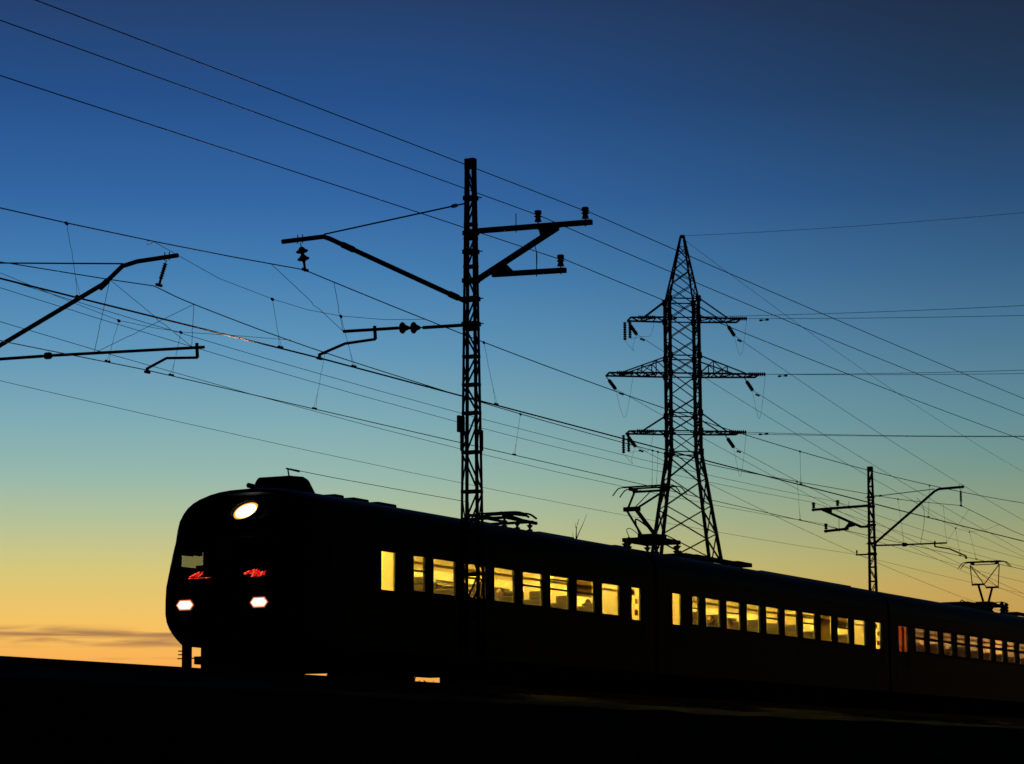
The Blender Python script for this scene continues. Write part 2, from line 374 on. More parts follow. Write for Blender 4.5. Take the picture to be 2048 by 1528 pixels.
specA = dict(specF, cant=[(.12, 6.81), *sh([(2.45, 8.27), (2.9, 8.60), (3.3, 8.67), (4.36, 8.705)])], sleeve=[((3.52, 8.16), (3.74, 8.32))], hang=(5.29, 8.68), mess=(5.1, 8.08), stay=((4.14, 8.655), (.1, 9.05)), buckle=.0,
  steady=((.1, 6.8), (2.0, 6.76), (2.28, 6.755), (6.29, 6.625)), reg=[(6.1, 6.63), (6.12, 6.41), (5.32, 6.46), (4.82, 6.27)], jumpers=[])
make_mast(-1.7, -6.16, 1, specN, 'tallest lattice mast in the foreground, standing before the lit train windows', 'lattice masts carrying the overhead line')
make_mast(55.14, 5.53, -1, specF, 'small distant lattice mast behind the train, right of the pylon', 'lattice masts carrying the overhead line')
make_mast(-1.5, 6.75, -1, specA, 'mast beyond the left edge of the photo whose bent cantilever arm reaches into view', 'lattice masts carrying the overhead line')

# ------------------------------------------------------------------ overhead line
def poly(c, x0, x1, Y, n=24):
    out = []
    for i in range(n+1):
        x = x0+(x1-x0)*i/n; z = 0
        for k in c: z = z*x+k
        out.append((x, Y, z))
    return out
def through(Y, pts, n=6): return catmull([(x, Y, z) for x, z in pts], n)
LN = thing('overhead_line', (-1.7, -2.4, 6.2), 'twin contact wires with droppers under the arm of the foreground mast', 'overhead line', 'overhead lines above the two tracks')
LF = thing('overhead_line', (-1.5, 1.74, 6.2), 'single contact wire line over the train, touched by its raised pantographs', 'overhead line', 'overhead lines above the two tracks')
NY = -2.2
MN = poly((.001593, .079773, 8.168088), -40, -1.8, NY, 14)+poly((.00095, -.052907, 7.938428), -1.6, 54.9, NY, 30)+poly((.00095, -.1610, 13.93), 55.2, 111, NY, 20)
MB().tube([V(p) for p in MN], .0115, 6, False).build('messenger_wire', wire, LN)
for dy in (-.025, .03):
    MB().tube([V((x, -2.5+dy, z)) for x, z in ((-40, 6.03), (-20, 6.05), (-10, 6.10), (-1.6, 6.147), (6, 6.119), (20, 6.086), (35, 6.092), (49, 6.135), (55, 6.16), (70, 6.11), (90, 6.1), (111, 6.15))], .0095, 6, False).build('contact_wire', copper, LN)
MF = catmull([V((x, 1.74, z)) for x, z in ((-40, 7.85), (-20, 7.25), (-10, 7.50), (-6.6, 7.72), (-3.5, 7.925), (-1.55, 8.07))], 5)+catmull([V((x, 1.74, z)) for x, z in ((-1.4, 8.05), (0, 7.905), (4.08, 7.66), (9, 7.49), (16.07, 7.325), (24.9, 7.245), (30.5, 7.28), (37., 7.447), (44, 7.665), (48, 7.80), (52, 8.02), (55.1, 8.20))], 6)+catmull([V((x, 1.74, z)) for x, z in ((55.2, 8.20), (56.9, 8.09), (60.3, 7.86), (64, 7.66), (75, 7.3), (85, 7.22), (98, 7.5), (111, 8.2))], 6)
MB().tube(MF, .0115, 6, False).build('messenger_wire', wire, LF)
fy_ = lambda x: 1.93-.0062*(x+1.5) if x > -1.5 else 1.93+.0062*(x+1.5)
MB().tube([V((x, fy_(x), z)) for x, z in ((-40, 6.08), (-20, 6.09), (-6.4, 6.147), (-1.6, 6.232), (5, 6.205), (14, 6.175), (24, 6.145), (37, 6.12), (46, 6.11), (55.4, 6.118), (64, 6.14), (85, 6.10), (111, 6.14))], .0105, 6, False).build('contact_wire', copper, LF)
def dropper(L, a, b, Y, Yb, hook=True, r=.0045):
    a = V((a[0], Y, a[1])); b = V((b[0], Yb, b[1])); m = MB(); d = b-a; rnd = random.Random(int(abs(a.x)*100))
    k = a+d*.72; j = lambda q: V((rnd.uniform(-q, q), 0, rnd.uniform(-q, q)))
    m.tube([a, a+d*.33, a+d*.36+j(.03), a+d*.5, a+d*.53+j(.02), k], r, 5)
    if hook:
        m.tube([k, b+V((-.05, 0, 0))], r*.8, 5); m.tube([k, b+V((.05, 0, 0))], r*.8, 5)
    else: m.tube([k, b], r, 5)
    o = m.build('dropper', wire, L)
    MB().bar(a+V((-.04, 0, .0)), a+V((.04, 0, -.015)), .03, .05).build('clamp', steel, o)
    if hook:
        for k in (-.06, .05): MB().bar(b+V((k, 0, .035)), b+V((k, 0, -.012)), .04, .05).build('clamp', steel, o)
for a, b in [((-10.08, 7.525), (-10.07, 6.11)), ((-2.99, 7.214), (-3.14, 6.15)), ((-.22, 7.274), (-.17, 6.15)), ((6.41, 7.638), (6.46, 6.13)), ((27.07, 7.205), (26.31, 6.10)), ((39.36, 7.32), (38.25, 6.11))]: dropper(LN, a, b, NY, -2.5)
for a, b in [((-2.85, 7.114), (-2.98, 6.215)), ((-.5, 7.205), (-.58, 6.235)), ((5.67, 7.598), (5.44, 6.205)), ((16.07, 7.323), (15.85, 6.17)), ((24.92, 7.25), (24.9, 6.145)), ((25.32, 7.25), (25.22, 6.14)), ((37., 7.447), (37.1, 6.12)), ((47.49, 7.782), (47.7, 6.112)), ((54.39, 7.236), (54.4, 6.118)), ((56.2, 7.218), (56.45, 6.12)), ((66.5, 7.55), (66.3, 6.14))]: dropper(LF, a, b, 1.74, fy_(b[0]))
# spring (auxiliary) wires near the supports
for L, Y, p in [(LN, NY, [(-7.31, 7.67), (-5., 7.32), (-2.99, 7.214), (-1.6, 7.2), (-.22, 7.274), (1.7, 7.48), (3.52, 7.76)]), (LF, 1.74, [(-12, 7.62), (-6.9, 7.47), (-4.9, 7.28), (-2.85, 7.114), (-1.6, 7.145), (-.5, 7.205), (1.5, 7.42), (4.1, 7.68)]), (LF, 1.74, [(49., 7.9), (52., 7.42), (54.39, 7.236), (56.2, 7.218), (58.5, 7.5), (60.3, 7.86)])]:
    MB().tube([V((x, Y, z)) for x, z in p], .0055, 5, False).build('auxiliary_wire', wire, L)
# ropes that hold the steady tubes up
def rope(L, p, q, r=.006):
    p, q = V(p), V(q); d = q-p; MB().tube([p, p+d*.55, p+d*.6+V((0, .02, -.02)), p+d*.66, q], r, 5).build('support_rope', wire, L)
rope(LN, (-3.05, NY, 7.94), (-1.7, -3.13, 6.65)); rope(LN, (-.52, NY, 7.965), (-1.7, -3.13, 6.65))
rope(LF, (-3.2, 1.74, 7.94), (-1.5, .78, 6.66)); rope(LF, (0., 1.74, 7.905), (-1.5, .78, 6.66)); rope(LF, (0., 1.74, 7.905), (-1.5, 3.35, 6.72)); rope(LF, (-3.2, 1.74, 7.94), (-1.5, 3.35, 6.72))
rope(LF, (56.2, 1.74, 8.13), (55.14, 2.38, 6.74), .005); rope(LF, (52.9, 1.74, 8.07), (55.14, 2.38, 6.74), .005)
for x in (-7.31,): MB().tube([V((x, NY, 7.66)), V((x-.1, NY, 7.59)), V((x-.2, NY, 7.57)), V((x-.18, NY, 7.65)), V((x, NY, 7.67))], .006, 5).build('wire_tail', wire, LN)

GF = 'thin feeder wires on the mast brackets'
def feeder(label, Y, segs, r=.0085):
    pts = []
    for c, x0, x1 in segs: pts += poly(c, x0, x1, Y, 16)
    o = MB().tube([V(p) for p in pts], r, 6, False).build('feeder_wire', wire, None, org=pts[0]); tag(o, label, 'wire', GF)
feeder('highest thin wire, from the top left corner to the outermost insulator of the foreground mast', -8.755, [((-.00015, .01357, 8.66), -45, -1.72), ((.000176, -.00787, 8.639), -1.68, 55), ((.000176, -.0273, 9.707), 55.2, 111)])
feeder('second highest thin wire, passing the middle insulator of the foreground mast', -7.69, [((-.000049, .018269, 8.6953), -45, -1.72), ((.000268, -.011892, 8.645), -1.68, 55), ((.000268, -.0414, 10.268), 55.2, 111)])
feeder('third highest thin wire, on the lower bracket insulator of the foreground mast', -8.2, [((-.0001, .0204, 7.733), -45, -1.72), ((.000319, -.01551, 7.7079), -1.68, 55), ((.000319, -.0509, 9.65), 55.2, 111)])
feeder('faint wire ending on the inner upper insulator of the distant mast', 6.97, [((.000497, -.032994, 8.9294), -45, 55.1), ((.000497, -.0876, 11.94), 55.2, 111)], .0075)
feeder('faint wire ending on the outer upper insulator of the distant mast', 8.02, [((.000588, -.0398, 9.0613), -45, 55.1), ((.000588, -.1045, 12.62), 55.2, 111)], .0075)
feeder('faint wire ending on the lower bracket insulator of the distant mast', 7.5, [((.000613, -.04017, 8.0798), -45, 55.1), ((.000613, -.1076, 11.79), 55.2, 111)], .0075)
feeder('lowest faint wire, ending on the short low bracket of the distant mast', 6.19, [((.000346, -.017536, 6.3386), -45, 54.9), ((.000346, -.0556, 8.43), 55.2, 111)], .006)

# ------------------------------------------------------------------ power pylon
PX, PY = 124.6965, 44.0112
pa = V((.552871, -.833267, 0)); pb = V((.833267, .552871, 0))
PT = thing('power_pylon', (PX, PY, G), 'tall steel lattice power pylon with three pairs of crossarms behind the train', 'pylon')
def Q(u, v, z): return V((PX, PY, 0))+pa*u+pb*v+V((0, 0, z))
UC = .06
ZW, ZT, ZP = 20.15, 31.05, 35.75
def hw(z): return (1.05+(ZW-z)*.1405) if z < ZW else 1.05-(z-ZW)*.002
tw = MB()
def leg(p, q, w): tw.bar(p, q, w)
for su in (-1, 1):
    for sv in (-1, 1):
        h0, h1, h2 = hw(G), hw(ZW), hw(ZT)
        tw.bar(Q(UC+su*h0, sv*h0, G), Q(UC+su*h1, sv*h1, ZW), .20); tw.bar(Q(UC+su*h1, sv*h1, ZW), Q(UC+su*h2, sv*h2, ZT), .19)
        tw.bar(Q(UC+su*h2, sv*h2, ZT), Q(UC+.12+su*.1, sv*.1, ZP), .10)
def faces(z): h = hw(z); return [(UC-h, -h), (UC+h, -h), (UC+h, h), (UC-h, h)]
upz = [ZW, 21.62, 22.9, 24.2, 25.72, 26.98, 28.3, 29.68, ZT]
for i in range(len(upz)-1):
    A, B = faces(upz[i]), faces(upz[i+1])
    for k in range(4):
        a, b, c, d = A[k], A[(k+1) % 4], B[k], B[(k+1) % 4]
        tw.bar(Q(*a, upz[i]), Q(*d, upz[i+1]), .085, .06); tw.bar(Q(*b, upz[i]), Q(*c, upz[i+1]), .085, .06)
        m0 = (upz[i]+upz[i+1])/2
for z in (ZW, 21.62, 22.9, 25.72, 26.98, 29.68, ZT):
    A = faces(z)
    for k in range(4): tw.bar(Q(*A[k], z), Q(*A[(k+1) % 4], z), .10, .08)
lz = [ZW, 18.26, 16.29, 14.3, 12.2, 9.7, 6.6, 2.6, G]
for i in range(len(lz)-1):
    A, B = faces(lz[i]), faces(lz[i+1])
    for k in range(4):
        a, b, c, d = A[k], A[(k+1) % 4], B[k], B[(k+1) % 4]
        tw.bar(Q(*b, lz[i]), Q(*c, lz[i+1]), .11, .08)
        tw.bar(Q(*a, lz[i]), Q(*d, lz[i+1]), .09, .07)
def pk(t, su, sv): return Q(UC+su*1.03, sv*1.03, ZT).lerp(Q(UC+.12+su*.1, sv*.1, ZP), t)
ts = [0, .25, .47, .66, .82]
for i in range(4):
    c = [(-1, -1), (1, -1), (1, 1), (-1, 1)]
    for k in range(4):
        a, b = c[k], c[(k+1) % 4]
        tw.bar(pk(ts[i], *a), pk(ts[i+1], *b), .06)
        tw.bar(pk(ts[i], *b), pk(ts[i+1], *a), .06)
tw.bar(pk(.82, -1, -1), pk(.82, 1, -1), .05); tw.bar(Q(.05, 0, ZP-.05), Q(.35, 0, ZP-.05), .22, .2)
# gusset plates at the nodes
for z in (ZW, 22.9, 21.62, 25.72, 26.98, 29.68, ZT):
    for (u, v) in faces(z): tw.bar(Q(u, v, z-.22), Q(u, v, z+.22), .29)
tw.build('lattice_tower', galv, PT)
def arm(sgn, z, length, ztop, truss):
    m = MB(); h = 1.04; tip = sgn*length; r = UC+sgn*h
    for sv in (-1, 1):
        e = Q(tip, sv*.75, z); m.bar(Q(r, sv*h, z), e, .13, .12)
        k = Q(tip-sgn*.95, sv*.75, z+.05); m.bar(Q(r, sv*h, ztop), k, .085)
    m.bar(Q(tip, -.8, z), Q(tip, .8, z), .1)
    n = 5 if truss else 3
    for i in range(n):
        u0 = r+(tip-r)*i/n; u1 = r+(tip-r)*(i+1)/n; q = (-1)**i
        w0 = h+(.75-h)*i/n; w1 = h+(.75-h)*(i+1)/n
        m.bar(Q(u0, q*w0, z), Q(u1, -q*w1, z), .07)
        m.bar(Q(u1, -w1, z), Q(u1, w1, z), .06)
    if truss:
        L = abs(tip-sgn*.95-r)
        for sv in (-1, 1):
            pr = None
            for t in (.3, .6):
                u = r+(tip-sgn*.95-r)*t; zt = ztop+(z+.05-ztop)*t; w = h+(.75-h)*t
                m.bar(Q(u, sv*w, z), Q(u, sv*w, zt), .06)
                m.bar(Q(u, sv*w, zt), Q(u-sgn*L*.28, sv*(w+.05), z), .06)
            m.bar(Q(r+(tip-sgn*.95-r)*.3, sv*.95, ztop+(z-ztop)*.3), Q(r+(tip-sgn*.95-r)*.6, sv*.86, z), .05)
    m.build('crossarm', galv, PT)
AR = {}
for k, (z, ll, lr, zt, tr) in enumerate([(29.68, 3.72, 4.15, 31.1, False), (25.72, 5.3, 5.4, 26.98, True), (21.6, 3.92, 3.95, 22.93, False)]):
    arm(-1, z, ll, zt, tr); arm(1, z, lr, zt, tr); AR[k] = (z, ll, lr)
D2 = V((.9971, .0761, 0)).normalized(); D1 = V((-.0163, -.9999, 0)).normalized()
def string(p, d, drop, n=9, L=1.25, r=.13, lead=.5):
    dd = (d+V((0, 0, -drop))).normalized(); m = MB(); a = p+dd*lead
    m.bar(p, a, .05); shed(m, a, a+dd*L, n, r, .04); m.build('strain_insulator', porcelain, PT, smooth=True); return a+dd*L
def hangs(p, n=8):
    m = MB(); shed(m, p, p+V((0, 0, -1.3)), n, .13, .06); m.build('hanging_insulator', porcelain, PT, smooth=True); return p+V((0, 0, -1.35))
GP = 'power line conductors strung from the pylon'
def line(label, p0, d, c, s1, dz=0., r=.017):
    pts = [p0+d*s+V((0, 0, c[0]*s*s+c[1]*s)) for s in [s1*i/24 for i in range(25)]]
    o = MB().tube(pts, r, 5, False).build('power_line', wire, None, org=p0); tag(o, label, 'power line', GP)
    return o
lvl = {0: 'upper', 1: 'middle', 2: 'lower'}
c2 = {(0, -1): (.000198, -.0766), (0, 1): (.000199, -.0723), (1, -1): (.00016, -.0727), (1, 1): (.000125, -.0655), (2, -1): (.000204, -.0698), (2, 1): (.00012, -.060)}
c1 = {(0, -1): (.000683, -.0751), (0, 1): (.000618, -.0880), (1, -1): (.000875, -.0947), (1, 1): (.0006, -.0850), (2, -1): (.0006, -.0950), (2, 1): (.00095, -.098)}
for k in range(3):
    z, ll, lr = AR[k]
    for sg in (-1, 1):
        tip = -ll+.12 if sg < 0 else lr-.2
        side = 'left' if sg < 0 else 'right'
        pB = Q(tip+(-.1 if sg < 0 else -.55), .75, z-.06); pA = Q(tip-(-.25 if sg < 0 else .75), -.75, z)
        eB = string(pB, D2, .35, 9, 1.35, .135, .55)
        eA = string(pA, D1, .085, 9, 1.35, .15, .15)
        line(f'conductor falling away to the right from the {lvl[k]} {side} arm of the pylon', eB, D2, c2[(k, sg)], 230)
        line(f'nearly level conductor leaving rightwards from the {lvl[k]} {side} arm of the pylon', eA, D1, c1[(k, sg)], 75)
        # vibration dampers
        for e, d, s_ in ((eB, D2, 1.2), (eA, D1, 1.3)):
            p = e+d*s_+V((0, 0, -.09*s_-.1)); MB().bar(p-d*.28, p+d*.28, .04).bar(p-d*.34, p-d*.14, .12).bar(p+d*.14, p+d*.34, .12).build('vibration_damper', steel, PT)
        if sg < 0 and k != 1:
            h1_ = hangs(Q(tip-.1, -.2, z-.1)); h2_ = hangs(Q(tip-.32, .7, z-.1))
            MB().tube(catmull([eB, eB+V((-.2, .2, -.9)), h1_.lerp(eB, .5)+V((0, 0, -1.)), h2_], 8), .010, 5).build('jumper_cable', wire, PT)
            MB().tube(catmull([eA, eA+V((.1, .4, -1.2)), h1_.lerp(eA, .5)+V((0, 0, -.6)), h1_], 8), .010, 5).build('jumper_cable', wire, PT)
        else:
            mid = eA.lerp(eB, .5)+V((0, 0, -2.6 if k else -2.)); MB().tube(catmull([eA, eA.lerp(mid, .6)+V((0, 0, -.35)), mid, eB.lerp(mid, .6)+V((0, 0, -.35)), eB], 8), .010, 5).build('jumper_cable', wire, PT)
line('earth wire slanting down to the right from the tip of the pylon', Q(.2, .1, ZP-.15), D2, (.000225, -.0722), 230, r=.014)
line('earth wire rising gently to the right from the tip of the pylon', Q(.3, 0, ZP), D1, (.00093, -.0606), 75, r=.014)

# ------------------------------------------------------------------ the train
WID = 3.48; YC = WID/2
ZB, ZTW = 1.83, 2.73
def roof_profile(n=18, inset=0.):
    out = []
    for i in range(n+1):
        t = pi*i/n; c, s_ = cos(t), sin(t)
        out.append((YC-(YC-inset)*math.copysign(abs(c)**(2/2.6), c), 3.15+(.88-inset)*abs(s_)**(2/2.6)))
    return out
def wall(m, x0, x1, z0, z1, holes, y, th):
    """flat wall in the xz plane with rectangular openings, th thick towards +y*sign"""
    xs = sorted({x0, x1, *[v for h in holes for v in h[:2]]}); zs = sorted({z0, z1, *[v for h in holes for v in h[2:]]})
    def hole(xa, xb, za, zb): return any(h[0]-1e-6 <= xa and xb <= h[1]+1e-6 and h[2]-1e-6 <= za and zb <= h[3]+1e-6 for h in holes)
    for i in range(len(xs)-1):
        run = None
        for j in range(len(zs)-1):
            if not hole(xs[i], xs[i+1], zs[j], zs[j+1]):
                if run is None: run = zs[j]
                top = zs[j+1]
            if run is not None and (hole(xs[i], xs[i+1], zs[j], zs[j+1]) or j == len(zs)-2):
                t_ = zs[j] if hole(xs[i], xs[i+1], zs[j], zs[j+1]) else zs[j+1]
                m.box(xs[i], xs[i+1], min(y, y+th), max(y, y+th), run, t_); run = None
GC = 'carriages of the commuter train'
def bogie(root, xc, powered=True):
    m = MB()
    for y in (.42, WID-.42):
        m.box(xc-1.95, xc+1.95, y-.08, y+.08, .02, .2).box(xc-.5, xc+.5, y-.14, y+.14, -.12, .3)
        for dx in (-1.3, 1.3): m.box(xc+dx-.2, xc+dx+.2, y-.13, y+.13, -.13, .16)
        for dx in (-.55, .55, -.75, .75): m.tube([(xc+dx, y, .12), (xc+dx, y, .45)], .11, 10)
    m.box(xc-.35, xc+.35, .4, WID-.4, -.02, .5)
    b = m.build('bogie', under, root)
    for dx in (-1.3, 1.3):
        w = MB(); x = xc+dx
        for y in (YC-.80, YC+.80):
            w.lathe((x, y-.07, -.045), (x, y+.07, -.045), [(0, .47), (.5, .475), (.75, .475), (.9, .50), (1, .49)] if y > YC else [(0, .49), (.1, .50), (.25, .475), (.5, .475), (1, .47)], 28)
        w.tube([(x, YC-.9, -.045), (x, YC+.9, -.045)], .08, 10); w.build('wheelset', under, b)
def folded_panto(root, xc, z0):
    m = MB()
    for x in (xc-.75, xc+.75): m.bar((x, YC-.65, z0+.24), (x, YC+.65, z0+.24), .09, .07)
    for y in (YC-.62, YC+.62): m.bar((xc-.95, y, z0+.24), (xc+1., y, z0+.22), .08, .08)
    base = m.build('pantograph_frame', steel, root)
    for x in (xc-.75, xc, xc+.75):
        for y in (YC-.55, YC+.55): shed(MB(), (x, y, z0-.05), (x, y, z0+.2), 2, .09, .03).build('insulator', porcelain, base, smooth=True)
    a = MB()
    for y in (YC-.5, YC+.5): a.tube([(xc+.9, y*.6+YC*.4, z0+.3), (xc-.85, y, z0+.36)], .04, 8).tube([(xc-.85, y, z0+.36), (xc+.6, y, z0+.40)], .03, 8)
    for dx in (.3, -.15): a.tube(catmull([(xc+dx, YC-.98, z0+.27), (xc+dx, YC-.7, z0+.42), (xc+dx, YC, z0+.44), (xc+dx, YC+.7, z0+.42), (xc+dx, YC+.98, z0+.27)], 4), .03, 6)
    a.build('pantograph_arm', steel, root)
def pan_head(root, xc, zt, sep=.42, w=.82):
    h = MB()
    for dx in (-sep/2, sep/2):
        h.bar((xc+dx, YC-w, zt-.03), (xc+dx, YC+w, zt-.03), .07, .045)
        for s_ in (-1, 1): h.tube(catmull([(xc+dx, YC+s_*w, zt-.03), (xc+dx, YC+s_*(w+.18), zt-.07), (xc+dx, YC+s_*(w+.36), zt-.27)], 4), .018, 6)
    for s_ in (-1, 1): h.bar((xc-sep/2, YC+s_*w*.72, zt-.09), (xc+sep/2, YC+s_*w*.72, zt-.09), .08, .09)
    h.tube([(xc, YC-w*.75, zt-.14), (xc, YC+w*.75, zt-.14)], .02, 6)
    h.build('pantograph_head', steel, root)
def single_arm_panto(root, xb, z0, zc):
    m = MB(); zb = z0+.42
    m.bar((xb-.85, YC-.5, zb), (xb+.85, YC-.5, zb), .1, .12).bar((xb-.85, YC+.5, zb), (xb+.85, YC+.5, zb), .1, .12)
    for x in (xb-.8, xb, xb+.8): m.bar((x, YC-.58, zb), (x, YC+.58, zb), .12, .12)
    m.box(xb-.35, xb+.45, YC-.3, YC+.3, zb+.02, zb+.2)
    base = m.build('pantograph_frame', steel, root)
    for x in (xb-.8, xb+.8):
        for y in (YC-.5, YC+.5): shed(MB(), (x, y, z0-.08), (x, y, zb-.05), 3, .12, .035).build('insulator', porcelain, base, smooth=True)
    kx, kz = xb-1.35, z0+1.28
    a = MB().tube([(xb+.2, YC-.1, zb+.12), (kx, YC-.1, kz)], .06, 10).tube([(xb-.1, YC+.22, zb+.1), (kx+.06, YC+.2, kz-.05)], .035, 8)
    a.tube(catmull([(xb+.15, YC+.4, zb+.05), (xb-.25, YC+.4, zb+.55), (xb-.55, YC+.2, zb+.62), (xb-.3, YC-.1, zb+.35)], 5), .025, 6)
    a.bar((kx, YC-.24, kz), (kx, YC+.28, kz), .12, .13); a.build('lower_arm', steel, root)
    u = MB()
    for s_ in (-1, 1): u.tube([(kx, YC+s_*.15, kz+.02), (xb-.1, YC+s_*.5, zc-.17)], .035, 8)
    u.tube([(kx-.05, YC, kz-.05), (xb-.1, YC, zc-.2)], .015, 6).tube([(xb-.1, YC-.55, zc-.16), (xb-.1, YC+.55, zc-.16)], .035, 8)
    u.build('upper_arm', steel, root); pan_head(root, xb-.1, zc, .5, .75)
def diamond_panto(root, xb, z0, zc):
    m = MB(); zb = z0+.32
    for y in (YC-.45, YC+.45): m.bar((xb-1., y, zb), (xb+1., y, zb), .1, .1)
    for x in (xb-.9, xb-.3, xb+.3, xb+.9): m.bar((x, YC-.55, zb), (x, YC+.55, zb), .1, .1)
    m.box(xb-.45, xb+.45, YC-.3, YC+.3, zb, zb+.14)
    base = m.build('pantograph_frame', steel, root)
    for x in (xb-.85, xb+.85):
        for y in (YC-.5, YC+.5): shed(MB(), (x, y, z0-.08), (x, y, zb-.05), 2, .1, .035).build('insulator', porcelain, base, smooth=True)
    for s_ in (-1, 1):
        k = (xb+s_*.95, z0+1.12)
        MB().tube([(xb+s_*.32, YC, zb+.1), (k[0], YC, k[1])], .05, 8).tube([(k[0], YC-.27, k[1]), (k[0], YC+.27, k[1])], .04, 8).build('lower_arm', steel, root)
        u = MB()
        for q in (-1, 1): u.tube([(k[0], YC+q*.25, k[1]), (xb-s_*.0, YC+q*.62, zc-.15)], .02, 6)
        u.tube([(k[0], YC-.25, k[1]), (xb, YC+.62, zc-.15)], .012, 5)
        u.build('upper_arm', steel, root)
    pan_head(root, xb, zc, .32, .72)
def seats(root, x0, x1, pitch=1.6):
    x = x0; rs = random.Random(int(x0*7))
    while x < x1:
        for ya, yb in ((.10, 1.28), (2.2, WID-.10)):
            m = MB(); m.box(x-.06, x+.06, ya, yb, 1.2, 2.08)
            for q in range(2):
                hh = rs.choice((2.2, 2.27, 2.3, 2.16)); m.box(x-.05, x+.05, ya+.06+q*.6, ya+.48+q*.6, 2.08, hh)
            m.box(x-.52, x+.52, ya, yb, 1.18, 1.32)
            for y in (ya+.1, yb-.1): m.box(x-.03, x+.03, y-.03, y+.03, .88, 1.2)
            m.build('seat', seatm, root, bevel=.045)
        x += pitch
def carriage(x0, x1, wins, doors, label, lamp, nose=False, dark=False):
    """x0..x1 body ends; wins: (centre, width, bar flag, blind flag); doors: (centre, glass width, red flag)"""
    T = thing('carriage', (x0, YC, -.53), label, 'train carriage', GC)
    xa = x0+.12 if not nose else 3.25; xb = x1-.12
    holes = [(c-w/2, c+w/2, ZB, ZTW) for c, w, _, _ in wins]+[(c-w/2, c+w/2, 1.77, ZTW) for c, w, _ in doors]
    m = MB()
    for y, th in ((0, .05), (WID, -.05)): wall(m, xa, xb, .35, 3.15, holes, y, th)
    pr = roof_profile(); pi_ = roof_profile(18, .05); n = len(pr)
    base = len(m.v)
    for x in (xa, xb):
        for y, z in pr: m.v.append((x, y, z))
        for y, z in pi_: m.v.append((x, y, z))
    for i in range(n-1):
        a = base+i; m.f.append((a, a+1, a+1+2*n, a+2*n)); a += n; m.f.append((a+1, a, a+2*n, a+1+2*n))
    m.box(xa, xb, .05, WID-.05, .55, .70)      # floor
    for x in ((xa, xb) if not nose else (xb,)):   # end walls
        sx = .05 if x == xa else -.05; q = roof_profile(18, .02); k = len(m.v)
        cap = [(.02, .55)]+q+[(WID-.02, .55)]
        for xx in (x, x+sx):
            for y, z in cap: m.v.append((xx, y, z))
        L = len(cap); m.f.append(tuple(range(k, k+L))); m.f.append(tuple(range(k+2*L-1, k+L-1, -1)))
    # drip rail, waist bead and corrugations that break the flat side
    for y in (-.012, WID-.018): 
        m.box(xa, xb, y, y+.03, 3.13, 3.17)
        for z in (.75, .95, 1.15, 1.35): m.box(xa, xb, y+.004, y+.026, z, z+.035)
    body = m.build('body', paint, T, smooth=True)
    # interior
    c = MB(); xi, xj = (xa+.06, xb-.06) if not nose else (4.7, xb-.06)
    c.box(xi, xj, .6, WID-.6, 3.22, 3.25); c.add([(xi, .07, 2.95), (xj, .07, 2.95), (xj, .6, 3.22), (xi, .6, 3.22)], [(0, 1, 2, 3)]); c.add([(xi, WID-.07, 2.95), (xj, WID-.07, 2.95), (xj, WID-.6, 3.22), (xi, WID-.6, 3.22)], [(3, 2, 1, 0)])
    c.build('ceiling', ceilm, T)
    l = MB()
    for y in (.052, WID-.052): wall(l, xi, xj, .72, 3.0, holes, y, .012 if y < 1 else -.012)
    l.build('wall_lining', cream, T)
    dx = sorted(d[0] for d in doors); pts_ = []
    for d in doors:
        k = 1 if d[0] < (x0+x1)/2 else -1; pts_.append(d[0]+k*.62)
    for x in pts_:
        for ya, yb in ((.075, 1.2), (2.28, WID-.075)): MB().box(x-.02, x+.02, ya, yb, .72, 3.1).build('partition', redwall if dark and x < (x0+x1)/2 else cream, T)
    for x in (xi+.02, xj-.02): MB().box(x-.012, x+.012, .08, WID-.08, .88, 3.2).build('bulkhead', cream, T)
    for d in doors:
        if nose and d is doors[0]: MB().box(d[0]-.5, d[0]+.6, WID-.10, WID-.085, .9, 2.9).build('vestibule_panel', cream, T)
        elif not nose or d is doors[-1]: MB().box(d[0]-.6, min(d[0]+1.6, x1-.2), WID-.10, WID-.085, .9, 2.9).build('vestibule_panel', redwall if dark else cream, T)
        MB().box(d[0]-.3, d[0]+.3, YC-.3, YC+.3, 3.165, 3.215).build('ceiling_lamp', lamp, T)
    fl = MB().box(xi, xj, .07, WID-.07, .72, .88); fl.build('floor_covering', cream_dark, T)
    for y0, y1 in ((.07, .36), (WID-.36, WID-.07)): MB().box(min(pts_)+.1, max(pts_)-.1, y0, y1, 2.56, 2.585).build('luggage_rack', rackm, T)
    x = xi+.5
    while x < xj-.8:
        for y in (1.05, WID-1.05): MB().box(x, x+1.0, y-.09, y+.09, 3.165, 3.215).build('ceiling_lamp', lamp, T)
        x += 1.6
    lo = min(w[0] for w in wins[1:])-.8; seats(T, lo+.2 if not dark else lo+.1, max(w[0] for w in wins)+.9)
